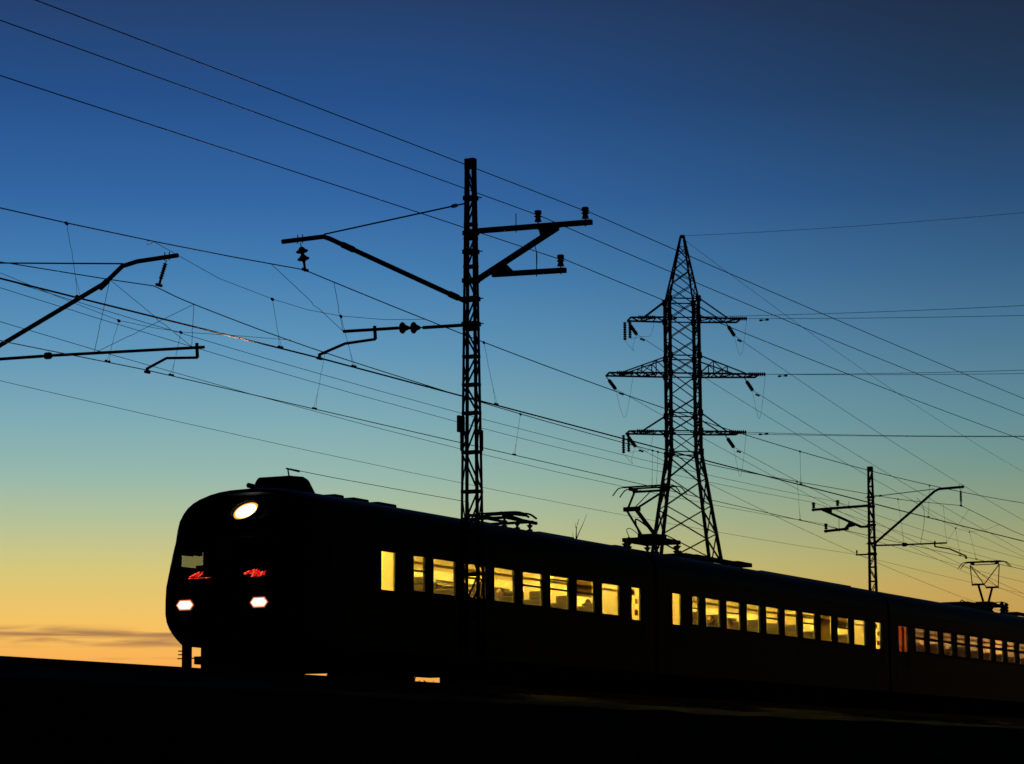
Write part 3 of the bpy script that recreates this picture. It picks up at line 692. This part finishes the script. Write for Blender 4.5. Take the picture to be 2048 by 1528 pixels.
    # windows (both sides)
    for side, y in ((0, 0.), (1, WID)):
        o_ = -1 if side == 0 else 1
        for c_, w, bar, blind in wins:
            a, b = c_-w/2, c_+w/2; fm = MB(); t = .035; ya, yb = sorted((y+o_*.012, y-o_*.04))
            fm.box(a-.02, a+t, ya, yb, ZB-.02, ZTW+.02).box(b-t, b+.02, ya, yb, ZB-.02, ZTW+.02).box(a+t, b-t, ya, yb, ZB-.02, ZB+t).box(a+t, b-t, ya, yb, ZTW-t, ZTW+.02)
            if bar == 1: fm.box(a+t, b-t, ya+.003, yb-.003, 2.33, 2.375)
            if bar == 2: fm.box(a+t, b-t, ya+.003, yb-.003, 2.33, 2.375).box(a+t, b-t, ya+.003, yb-.003, 2.59, 2.63)
            if bar == 3: fm.box(a+t, b-t, ya+.003, yb-.003, 2.31, 2.40)
            f = fm.build('window', rubber, T)
            MB().box(a+t*.5, b-t*.5, y-o_*.012-.003, y-o_*.012+.003, ZB+.01, ZTW-.01).build('pane', glass, f)
            if blind and side == 0:
                MB().box(a+.02, b-.02, y-o_*.075-.004, y-o_*.075+.004, ZTW-blind, ZTW).build('blind', blindm, f)
        for c_, w, redf in doors:
            a, b = c_-w/2, c_+w/2; dm = MB(); ya, yb = sorted((y+o_*.01, y-o_*.03)); t = .03
            wall(dm, a-.22, b+.22, .5, 2.95, [(a+t, b-t, 1.80, ZTW-t)], ya+.006, yb-ya-.012)
            d = dm.build('door', paint, T)
            if not dark: MB().box(a, b, y-o_*.02-.003, y-o_*.02+.003, 1.78, ZTW-.01).build('door_glass', glass, d)
            else:
                MB().box(a, b, y-o_*.02-.003, y-o_*.02+.003, 1.78, ZTW-.01).build('door_glass', glass, d)
                MB().box(c_-.07, c_+.03, y-.02, y+.02, 1.78, ZTW).build('door_seam', rubber, d)
            hd = MB().bar((b+.1, y+o_*.03, 1.3), (b+.1, y+o_*.03, 1.8), .025); hd.build('handrail', steel, d)
            if redf and side == 0:
                rr = MB(); 
                for (u, z, uu, zz) in ((.0, 2.48, .34, 2.66), (.36, 2.26, .55, 2.40), (.0, 2.28, .16, 2.42), (.32, 1.93, .55, 2.10)): rr.box(a+u+.02, a+uu+.02, .05, .056, z, zz)
                rr.build('warning_sticker', red, d)
    # underframe
    uf = MB(); uf.box(xa, xb, .5, WID-.5, .38, .56); rnd = random.Random(int(x0)+3)
    x = (x0+6.7 if nose else x0+6.4)
    if nose: uf.box(6.95, 8.5, .1, .45, -.16, .4)
    else: uf.box(x, x+1.8, .15, 1.1, -.25, .4)
    o_ = 1.2 if nose else 0
    for (p, w, z) in ((9.7, 2.0, -.25), (12.1, 1.3, -.3), (11.0, 1.6, -.2)): uf.box(x0+p+o_, x0+p+w+o_, .12, 1.05, z, .4)
    for a_, b_ in (((8.42, 12.15), (14.25, 15.9)) if nose else ((x0+5.4, x0+9.6), (x0+9.75, x0+14.6))): uf.box(a_, b_, 2.9, 3.3, -.15, .4)
    uf.tube([(x0+2, .2, .15), (x0+17.5, .2, .15)], .04, 8)
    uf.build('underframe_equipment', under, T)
    for d in doors:
        if not nose or d is doors[-1]:
            for ya_, yb_ in ((.0, .35), (3.1, WID)): MB().box(d[0]-.55, d[0]+.75, ya_, yb_, -.15, -.11).box(d[0]-.55, d[0]-.5, ya_, yb_, -.11, .5).box(d[0]+.7, d[0]+.75, ya_, yb_, -.11, .5).box(d[0]-.5, d[0]+.7, ya_+.1, yb_-.1, -.11, .5).build('door_step', under, T)
    bogie(T, (x0+3.25 if nose else x0+3.2)); bogie(T, x1-3.2)
    if x1 < 75:
        gw = MB(); gw.box(x1-.13, x1+.13, YC-.6, YC+.6, .7, 2.95); gw.build('gangway', rubber, T)
        MB().box(x1-.9, x1+.9, YC-.12, YC+.12, .05, .3).build('coupling', under, T)
    return T
Wc = 1.18
# --- leading carriage with the rounded nose
w1 = [(7.19, .62, 1, 0)]+[(8.45+1.6*k, Wc, b, bl) for k, (b, bl) in enumerate([(0, 0), (1, 0), (0, 0), (1, 0), (2, 0), (1, .46), (0, 0)])]
car1 = carriage(.95, 21.13, w1, [(5.69, .70, 0), (19.74, .64, 1)], 'leading carriage with a rounded nose, white headlights and red route displays', lampA, nose=True)
# nose shell
def section(s_, z):  # width factor
    return .80+.20*(1-(1-s_)**4.5)
NX = 2.3
prof = [(-1, .42), (-1, .48), (-1, .56), (-1, .66), (-1, .78), (-1, .92), (-1, 1.1), (-1, 1.4), (-1, 1.7), (-1, 2.27), (-1, 2.53), (-1, 2.66), (-1, 3.0)]
rp = roof_profile(); side_z = [(0., z) for _, z in prof]
ring = [(0., z) for _, z in prof]+rp+[(WID, z) for _, z in reversed(prof)]
ss = [0, .03, .08, .16, .28, .40, .505, .62, .74, .92, 1.0]
def npt(y, z, s_):
    x = 1.06+NX*(s_*.96 if s_ < 1 else .952)
    w = section(s_, z)
    zz = z
    if z > 2.0: zz = 2.0+(z-2.0)*(.80+.20*(1-(1-s_)**3.0))
    low = max(0, 1.12-z); wl = w*(1-low*low*.42*(1-s_*.75))
    lean = .36*max(0, z-1.5)**1.7*(1-s_)**4+(low**2*.5)*(1-s_)
    if z < .8: zz = z+.0
    return (x+lean, YC+(y-YC)*wl, zz)
nm_ = MB(); R_ = len(ring)
for s_ in ss:
    for y, z in ring: nm_.v.append(npt(y, z, s_))
holes_q = set()
for i in range(len(ss)-1):
    for j in range(R_-1):
        z0_, z1_ = sorted((ring[j][1], ring[j+1][1])); sm_ = (ss[i]+ss[i+1])/2
        if ring[j][0] == ring[j+1][0] and z0_ >= 2.26 and z1_ <= 2.54 and .505 <= ss[i] and ss[i+1] <= .93: continue
        if ring[j][0] == ring[j+1][0] and z0_ >= 2.52 and z1_ <= 2.67 and .73 <= ss[i] and ss[i+1] <= .93: continue
        a = i*R_+j; nm_.f.append((a, a+R_, a+R_+1, a+1))
# front face: grid with two windscreen openings
fz = [.42, .48, .56, .66, .78, .92, 1.1, 1.4, 1.7, 2.05, 2.27, 2.53, 2.66, 2.85, 3.0]
fy = [0, .1, .2, 1.6, 1.88, 3.28, 3.38, WID]
def nf(y, z): p = npt(y, z, 0.); return (p[0]-.10*(1-((y-YC)/YC)**2), p[1], p[2])
k0 = len(nm_.v)
for z in fz:
    for y in fy: nm_.v.append(nf(y, z))
for i in range(len(fz)-1):
    for j in range(len(fy)-1):
        if 2.04 < fz[i] and fz[i+1] < 2.86 and j in (2, 4): continue
        a = k0+i*len(fy)+j; nm_.f.append((a, a+1, a+1+len(fy), a+len(fy)))
k1 = len(nm_.v)     # brow between the windscreen and the roof edge
topring = [(y, z) for y, z in rp]
low_ = [(y, 3.0) for y, _ in rp]
for (y, z), (y2, z2) in zip(topring, low_):
    nm_.v.append(npt(y, z, 0.)); nm_.v.append(nf(y2, z2))
for i in range(len(rp)-1):
    a = k1+2*i; nm_.f.append((a, a+2, a+3, a+1))
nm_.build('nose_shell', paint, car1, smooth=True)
ws = MB()
for (ya, yb) in ((.2, 1.6), (1.88, 3.28)):
    n0 = 6
    for i in range(n0):
        y0_, y1_ = ya+(yb-ya)*i/n0, ya+(yb-ya)*(i+1)/n0
        A, B, C_, D_ = nf(y0_, 2.05), nf(y1_, 2.05), nf(y1_, 2.85), nf(y0_, 2.85)
        ws.add([V(p)+V((.02, 0, 0)) for p in (A, B, C_, D_)], [(0, 1, 2, 3)])
ws.build('windscreen', cabglass, car1)
for side in (0, 1):
    cw = MB()
    y = 0. if side == 0 else WID
    A = [npt(y, 2.27, s_) for s_ in (.505, .92)]; B = [npt(y, 2.66, s_) for s_ in (.92, .505)]
    cw.add([V(p)+V((0, .015 if side == 0 else -.015, 0)) for p in (*A, *B)], [(0, 1, 2, 3)])
    cw.build('cab_side_window', cabglass, car1)
cb = MB(); cb.box(1.6, 4.6, .3, WID-.3, .6, .72).box(4.55, 4.68, .04, WID-.04, .6, 3.6).box(1.25, 1.9, .5, WID-.5, .7, 1.95); cb.build('cab_interior', cabm, car1)
sv_ = MB().box(2.05, 2.68, WID-.26, WID-.16, 2.53, 2.78); sv_.box(2.5, 2.62, WID-.45, WID-.2, 2.2, 2.30); sv_.build('sun_visor', cabm, car1)
# headlights
def hexlamp(cy, cz, w, h):
    p = nf(YC+(cy-YC)/.80, cz); x = p[0]-.03
    hm = MB()
    def octa(s1, s2, xx): return [(xx, cy+u*s1, cz+v*s2) for u, v in ((-1, 0), (-.62, -1), (.62, -1), (1, 0), (.62, 1), (-.62, 1))]
    O = octa(w/2+.05, h/2+.05, x+.04); I = octa(w/2+.05, h/2+.05, x-.01); hm.add(O+I, [(i, (i+1) % 6, 6+(i+1) % 6, 6+i) for i in range(6)]+[(5, 4, 3, 2, 1, 0)])
    o = hm.build('headlight', rubber, car1)
    MB().add(octa(w/2+.018, h/2+.012, x-.014)+octa(w/2+.018, h/2+.012, x-.012), [(0, 1, 2, 3, 4, 5)]).build('reflector', warmglow, o)
    MB().add(octa(w/2-.025, h/2-.02, x-.02)+octa(w/2-.025, h/2-.02, x-.0145), [(0, 1, 2, 3, 4, 5)]+[(i, (i+1) % 6, 6+(i+1) % 6, 6+i) for i in range(6)]).build('lens', whiteglow, o)
hexlamp(.60, 1.28, .43, .20); hexlamp(2.53, 1.28, .43, .20)
tl = MB(); cx_, cz_ = 2.24, 3.45; nrm = V((-.93, 0, .37)).normalized(); ax = (V((0, 1, 0))-V((.37, 0, .93)).normalized()*.30).normalized(); ay = nrm.cross(ax)
def oval(r1, r2, off, n=20): return [V((cx_, YC, cz_))+nrm*off+ax*cos(2*pi*k/n)*r1+ay*sin(2*pi*k/n)*r2*-1 for k in range(n)]
tl.tube([V((cx_, YC, cz_))-nrm*.35, V((cx_, YC, cz_))+nrm*.02], .22, 20)
C0 = V((cx_, YC, cz_)); 
for k in range(24):
    q0, q1 = [(ax*cos(2*pi*(k+d_)/24)*.355+ay*sin(2*pi*(k+d_)/24)*.225) for d_ in (0, 1)]
    tl.add([C0-nrm*.1+q0, C0+nrm*.11+q0, C0+nrm*.11+q1, C0-nrm*.1+q1, C0-nrm*.1+q0*1.07, C0+nrm*.11+q0*1.07, C0+nrm*.11+q1*1.07, C0-nrm*.1+q1*1.07], [(0, 1, 2, 3), (7, 6, 5, 4), (1, 5, 6, 2)]); th_ = tl.build('headlight', rubber, car1)
MB().add(oval(.33, .20, .035), [tuple(range(20))]).build('reflector', amberglow, th_)
MB().add(oval(.27, .155, .045), [tuple(range(20))]).build('lens', whiteglow, th_)
# red route displays: two rows of slanted LED strokes on a black panel
def display(cy, cz, rows, mirror=False):
    x = nf(YC+(cy-YC)/.80, cz)[0]-.035; pm = MB().box(x, x+.03, cy-.34, cy+.34, cz-.12, cz+.12); p = pm.build('route_display', blackpanel, car1, bevel=.008)
    a, b = MB(), MB()
    def px(u): return cy-u     # u runs to the right as seen from ahead of the train
    for (u0, u1, z, sl) in rows:
        n = max(2, int(abs(u1-u0)/.068)); 
        for i in range(n):
            u = u0+(u1-u0)*i/n; q = a if (i % 3) else b
            q.bar((x-.006, px(u-.03), cz+z-.012), (x-.006, px(u+.035), cz+z+.012+sl), .006, .006, up=(1, 0, 0)); 
            if i % 2 == 0: q.bar((x-.008, px(u-.01), cz+z-.012), (x-.008, px(u+.03), cz+z-.012+sl*.5), .006, .006, up=(1, 0, 0))
    a.build('led_text', ledglow, p); b.build('led_text', lededge, p)
display(2.17, 1.945, [(-.06, .14, .06, .0), (-.14, .12, .035, 0), (-.2, .08, .01, 0), (-.27, .05, -.02, 0), (-.30, .30, -.055, -.02)])
display(.735, 1.935, [(-.06, .10, .075, 0), (-.2, .14, .05, 0), (-.28, .3, .02, 0), (-.28, .28, 0, 0), (-.08, .28, -.03, 0), (-.1, .2, -.06, 0)])
# lower nose: plough, steps, coupler
pl = MB(); pl.box(1.38, 1.46, 2.67, 2.89, -.50, .50).box(1.36, 1.40, 2.4, 3.0, .10, .125).box(1.38, 1.46, 2.28, 2.38, -.50, .50)
pl.box(1.37, 1.43, 1.98, 2.32, .02, .10).box(1.37, 1.45, 1.9, 2.3, .17, .5).box(1.5, 2.3, .45, 1.98, -.42, .46)
for z in (.19, .27): pl.box(1.38, 1.42, 2.88, 2.99, z, z+.025)
pl.build('track_clearer', under, car1)
MB().box(.75, 1.6, YC-.16, YC+.16, .02, .34).build('coupler', under, car1, bevel=.03)
# roof of car 1
hd_ = MB(); hx = [(3.22, .0), (3.34, .40), (3.4, .47), (4.0, .50), (4.18, .46), (4.62, .0)]
for x, h in hx:
    for v, k in ((-1, 0), (-.93, .88), (-.82, 1), (.82, 1), (.93, .88), (1, 0)): hd_.v.append((x, YC+v*.52, 3.88+(h+.02)*k if k else 3.76))
for i in range(len(hx)-1):
    for j in range(5): a = i*6+j; hd_.f.append((a, a+6, a+7, a+1))
hd_.f.append((5, 4, 3, 2, 1, 0)); hd_.f.append(tuple(range((len(hx)-1)*6, len(hx)*6)))
hd_.build('roof_housing', roofm, car1, bevel=.015)
MB().tube([(2.3, YC, 4.06), (3.0, YC, 4.04)], [.06, .05], 10).build('horn', steel, car1)
vt = MB()
for xa_, xb_ in ((5.0, 5.42), (5.88, 6.6), (7.05, 7.95)): vt.box(xa_, xb_, YC-.7, YC+.55, 3.9, 4.075)
vt.build('roof_vent', roofm, car1, bevel=.03)
an = MB().tube([(4.1, YC, 4.3), (4.0, YC, 4.6)], .02, 6).tube([(13.0, YC, 4.0), (13.0, YC, 4.62)], .02, 6); an.build('antenna_post', steel, car1)
aw = MB().tube([(3.9, YC, 4.615), (6, YC, 4.60), (9, YC, 4.605), (13.0, YC, 4.62)], .008, 5).tube([(3.95, YC, 4.61), (4.5, YC, 4.60)], [.02, .028], 8); aw.build('antenna_wire', wire, car1)
folded_panto(car1, 14.75, 4.03)
MB().box(16.2, 18.4, YC-.5, YC+.5, 3.95, 4.08).build('roof_box', roofm, car1, bevel=.03)
# --- second carriage
w2 = [(23.96, .56, 1, 0)]+[(25.27+1.6*k, 1.16, b, bl) for k, (b, bl) in enumerate([(0, 0), (1, 0), (0, 0), (1, 0), (0, 0), (2, 0), (0, .9), (1, .35), (0, 0)])]
car2 = carriage(21.13, 41.1, w2, [(22.58, .64, 0), (39.95, .60, 1)], 'second carriage with a single-arm pantograph raised on its roof', lampA)
single_arm_panto(car2, 24.75, 4.05, 6.14)
r2 = MB(); r2.box(26.1, 27.9, YC-.55, YC+.45, 3.98, 4.2); r2.build('roof_box', roofm, car2, bevel=.04)
r3 = MB(); r3.bar((27.6, YC, 4.24), (32., YC, 4.23), .5, .07); 
for x in (28.3, 29.4, 30.2): r3.tube([(x, YC, 4.0), (x, YC, 4.24)], .05, 8)
r3.bar((30.9, YC, 4.23), (32.1, YC, 4.23), .55, .13); r3.build('cable_duct', roofm, car2, bevel=.01)
for x in (22.9, 26.35): shed(MB(), (x, YC-.1, 3.98), (x, YC-.1, 4.45), 4, .10, .035).build('insulator', porcelain, car2, smooth=True)
MB().tube(catmull([(22.9, YC-.1, 4.45), (22.75, YC-.1, 4.66), (23.1, YC-.1, 4.7), (23.9, YC-.1, 4.5)], 5), .012, 5).build('jumper_cable', wire, car2)
MB().box(32.5, 40.9, YC-.45, YC+.45, 3.98, 4.09).build('roof_walkway', roofm, car2, bevel=.02)
MB().box(21.35, 22.3, YC-.4, YC+.4, 3.98, 4.10).build('roof_box', roofm, car2, bevel=.03)
# --- third carriage
w3 = [(44.44+1.6*k, 1.14, 3, 0) for k in range(10)]
car3 = carriage(41.1, 61.1, w3, [(42.57, 1.0, 0), (60.1-.3, .62, 0)], 'third carriage with dim pinkish windows and a diamond pantograph raised on its roof', lampB, dark=True)
diamond_panto(car3, 58.1, 4.03, 6.17)
r = MB(); r.box(53.9, 56.9, YC-.6, YC+.6, 3.98, 4.27); r.build('roof_box', roofm, car3, bevel=.05)
r = MB().bar((56.6, YC+.1, 4.19), (57.6, YC+.1, 4.19), .5, .05); r.tube([(54.6, YC, 4.27), (54.9, YC, 4.4), (55.4, YC, 4.33), (56.2, YC, 4.3)], .02, 6); r.build('cable_duct', roofm, car3)
for x in (60.3, 61.25-.3): shed(MB(), (x, YC, 4.0), (x, YC, 4.6), 5, .09, .05).build('insulator', porcelain, car3, smooth=True)
MB().tube([(58.9, YC, 4.5), (60.3, YC, 4.62), (60.95, YC, 4.6)], .02, 6).build('jumper_cable', wire, car3)
# --- fourth carriage
w4 = [(64.44+1.6*k, 1.14, 3, 0) for k in range(10)]
car4 = carriage(61.1, 81.1, w4, [(62.57, 1.0, 0), (79.8, .62, 0)], 'last carriage, only its roof corner showing at the right edge of the photo', lampB, dark=True)
r = MB().bar((61.6, YC, 4.24), (64.5, YC, 4.24), .5, .06)
for x in (61.8, 64.2): r.box(x-.1, x+.1, YC-.2, YC+.2, 3.95, 4.22)
r.build('cable_duct', roofm, car4)

# ------------------------------------------------------------------ plants behind the embankment
def bush(x, y, z0, rx, h, label, seed):
    rnd = random.Random(seed); T = thing('bush', (x, y, z0), label, 'bush', 'bushes on the far side of the embankment')
    st = MB()
    for i in range(7):
        a = rnd.uniform(0, 2*pi); st.tube([(x, y, z0-.1), (x+cos(a)*rx*.3, y+sin(a)*rx*.3, z0+h*.4), (x+cos(a)*rx*.6, y+sin(a)*rx*.6, z0+h*.75)], [.04, .025, .01], 5)
    st.build('stem', bark, T)
    m = MB(); lobes = [(rnd.uniform(-.65, .65)*rx, rnd.uniform(-.6, .6)*rx, rnd.uniform(.3, .72)*h, rnd.uniform(.3, .5)) for _ in range(9)]+[(0, 0, h*.45, .6)]
    for i in range(4600):
        lx, ly, lz, lr = rnd.choice(lobes); d = V((rnd.gauss(0, 1), rnd.gauss(0, 1), rnd.gauss(0, 1))).normalized()*(rnd.random()**.4)
        p = V((x+lx, y+ly, z0+lz))+V((d.x*lr*rx, d.y*lr*rx, d.z*lr*h*.62)); 
        if p.z < z0: continue
        a = V((rnd.gauss(0, 1), rnd.gauss(0, 1), rnd.gauss(0, 1))).normalized(); b = a.orthogonal().normalized(); s_ = rnd.uniform(.06, .13)
        m.add([p-a*s_, p+b*s_*.5, p+a*s_, p-b*s_*.5], [(0, 1, 2, 3)])
    m.build('foliage', leafm, T)
BU = [(15.7, 9.6, -1.95, 1.6, 3.0, 'broad bush right behind the nose of the train'), (21.5, 9.5, -1.9, 1.4, 3.0, 'bush between the two orange gaps under the leading carriage'),
      (25.55, 9.6, -1.9, .5, 2.58, 'small round bush whose top shows inside the wider orange gap under the train'), (28.3, 9.5, -1.9, 2.2, 3.2, 'wide bush behind the wheels, beside the wider orange gap'),
      (33.8, 9.6, -1.9, 3.0, 4.3, 'bush behind the gangway of the first two carriages'), (39., 9.7, -1.95, 3.0, 3.9, 'tall bush behind the front half of the second carriage'),
      (45.5, 9.7, -1.95, 3.4, 4.1, 'tall bush behind the rear half of the second carriage'), (53., 9.8, -1.95, 4., 4.4, 'bush behind the third carriage, near the distant mast'), (62., 9.8, -1.95, 4.6, 4.6, 'largest bush, behind the dim windows of the third carriage')]
for k, b in enumerate(BU): bush(*b, 11+k)
TR = thing('bare_tree', (45.0, 14.0, G), 'bare tree behind the train, only two leafless twig tips above the roof', 'tree')
MB().tube([(45.1, 14, G-.2), (45.0, 14, -1.), (45.05, 14.05, 2.5), (44.9, 14, 5.2), (44.93, 14, 6.5)], [.16, .12, .08, .045, .03], 8).build('trunk', bark, TR)
def limb(p, r): MB().tube(catmull(p, 3), [r*(1-.75*i/((len(p)-1)*3)) for i in range((len(p)-1)*3+1)], 6).build('branch', bark, TR)
limb([(44.93, 14, 6.45), (44.97, 14, 6.8), (45.0, 14, 7.1), (45.23, 14, 7.45)], .032); limb([(44.95, 14, 6.6), (45.25, 14, 6.95), (45.6, 14, 7.3), (45.96, 14, 7.72)], .022)
limb([(44.98, 14, 7.05), (44.9, 14, 7.15), (44.86, 14, 7.27)], .016); limb([(44.75, 14, 6.3), (44.7, 14, 6.6), (44.66, 14, 6.9)], .022); limb([(44.9, 14, 5.6), (44.75, 14, 6.1), (44.75, 14, 6.35)], .03)
_r = random.Random(4)
for k in range(12):
    z = 1.2+k*.36; a = k*2.4; l = 1.3-.07*k; limb([(45., 14, z), (45+cos(a)*l*.4, 14+sin(a)*l*.4, z+.35), (45+cos(a)*l*.7, 14+sin(a)*l*.7, min(z+.8, 6.1))], .03)

# headlamp beam (the top lamp is lit)
hl = bpy.data.lights.new('headlamp_beam', 'SPOT'); hl.energy = 900; hl.spot_size = radians(44); hl.spot_blend = 1.; hl.shadow_soft_size = .12; hl.color = (1, .66, .38)
ho = bpy.data.objects.new('headlamp_beam', hl); COL.objects.link(ho); ho.location = (1.98, YC, 3.50); ho.rotation_euler = V((1, .28, -.28)).to_track_quat('Z', 'Y').to_euler()

# ------------------------------------------------------------------ passengers
pm_ = [mat('dark_coat', (.04, .04, .06), .9), mat('brown_coat', (.09, .05, .03), .9), mat('grey_coat', (.10, .10, .10), .9)]
skin = mat('skin', (.42, .24, .16), .6, 0, (.36, .20, .13), 9); hairm = mat('hair', (.03, .02, .015), .8)
def passenger(x, y, face, label, coat, lean=0.):
    """seated figure, one continuous skinned mesh; face = +1 looks towards +x"""
    z0 = 1.40; T = thing('person', (x, y, z0), label, 'person', 'seated passengers in the lit carriages'); f = face
    J = {'pel': ((0, 0, .08), .16), 'wst': ((-.02*f, 0, .26), .13), 'chs': ((-.03*f, 0, .44), .16), 'nk': ((-.01*f, 0, .60), .062), 'hd': ((.02*f, lean, .72), .088), 'tp': ((.02*f, lean, .81), .072)}
    for s_ in (-1, 1):
        J.update({f'sh{s_}': ((-.03*f, s_*.19, .50), .065), f'el{s_}': ((.03*f, s_*.25, .24), .048), f'wr{s_}': ((.26*f, s_*.12, .18), .033), f'ha{s_}': ((.34*f, s_*.09, .17), .035),
                  f'hp{s_}': ((.03*f, s_*.1, .06), .10), f'kn{s_}': ((.44*f, s_*.12, .08), .065), f'an{s_}': ((.46*f, s_*.12, -.36), .045), f'ft{s_}': ((.60*f, s_*.13, -.40), .04)})
    names = list(J); E = [('pel', 'wst'), ('wst', 'chs'), ('chs', 'nk'), ('nk', 'hd'), ('hd', 'tp')]
    for s_ in (-1, 1): E += [('chs', f'sh{s_}'), (f'sh{s_}', f'el{s_}'), (f'el{s_}', f'wr{s_}'), (f'wr{s_}', f'ha{s_}'), ('pel', f'hp{s_}'), (f'hp{s_}', f'kn{s_}'), (f'kn{s_}', f'an{s_}'), (f'an{s_}', f'ft{s_}')]
    me = bpy.data.meshes.new('body'); me.from_pydata([J[n][0] for n in names], [(names.index(a), names.index(b)) for a, b in E], []); me.materials.append(coat)
    o = bpy.data.objects.new('body', me); COL.objects.link(o); o.parent = T
    sk = o.modifiers.new('skin', 'SKIN'); ly = me.skin_vertices[0] if me.skin_vertices else None
    if ly is None:
        bpy.context.view_layer.objects.active = o; bpy.ops.mesh.customdata_skin_add(); ly = me.skin_vertices[0]
    for i, n in enumerate(names): ly.data[i].radius = (J[n][1], J[n][1])
    ly.data[0].use_root = True; o.modifiers.new('sub', 'SUBSURF').render_levels = 1
    # face: head with brow, nose, chin; hair cap
    m = MB(); hx_, hy, hz = x+.035*f, y+lean, z0+.745
    n1, n2 = 10, 14
    def ell(m, c, r, nz=0.):
        b = len(m.v)
        for i in range(n1+1):
            a = pi*i/n1
            for k in range(n2):
                t = 2*pi*k/n2; dx_ = sin(a)*cos(t)*f; px_ = c[0]+dx_*r[0]
                if nz and cos(t) > .9: px_ += f*nz*max(0, sin(a)-.75)*(1 if i > n1/2-1 else .2)
                m.v.append((px_, c[1]+sin(a)*sin(t)*r[1]*(1-.12*max(0, -cos(a))), c[2]+cos(a)*r[2]))
        for i in range(n1):
            for k in range(n2): p = b+i*n2+k; q = b+i*n2+(k+1) % n2; m.f.append((p, p+n2, q+n2, q))
    ell(m, (hx_, hy, hz), (.098, .078, .122), .12); m.build('face', skin, T, smooth=True)
    h = MB(); ell(h, (hx_-.022*f, hy, hz+.028), (.098, .088, .112)); h.build('hair', hairm, T, smooth=True)
for (x, y, f_, lab, c, ln) in [(8.05, .42, 1, 'passenger in a dark coat behind the first wide window of the leading carriage', 0, .0), (8.05+1.6, .9, 1, 'passenger sitting behind the mast, in the second wide window', 1, .03),
        (12.35, .45, -1, 'passenger facing backwards in the fourth window from the front doors', 2, 0.), (12.85, .95, 1, 'aisle passenger by the fifth window with its middle bar', 0, 0.), (14.45, .42, 1, 'passenger leaning to the glass of the sixth window', 1, -.05),
        (17.65, .5, 1, 'passenger in the last wide window before the rear doors of the leading carriage', 2, 0.), (26.2, .45, -1, 'passenger in the first wide window of the second carriage', 0, 0.), (27.8, .5, 1, 'passenger in the second window of the second carriage', 1, 0.), (29.6, .95, 1, 'passenger on the aisle side in the third window of the second carriage', 2, .0)]:
    passenger(x, y, f_, lab, pm_[c], ln)
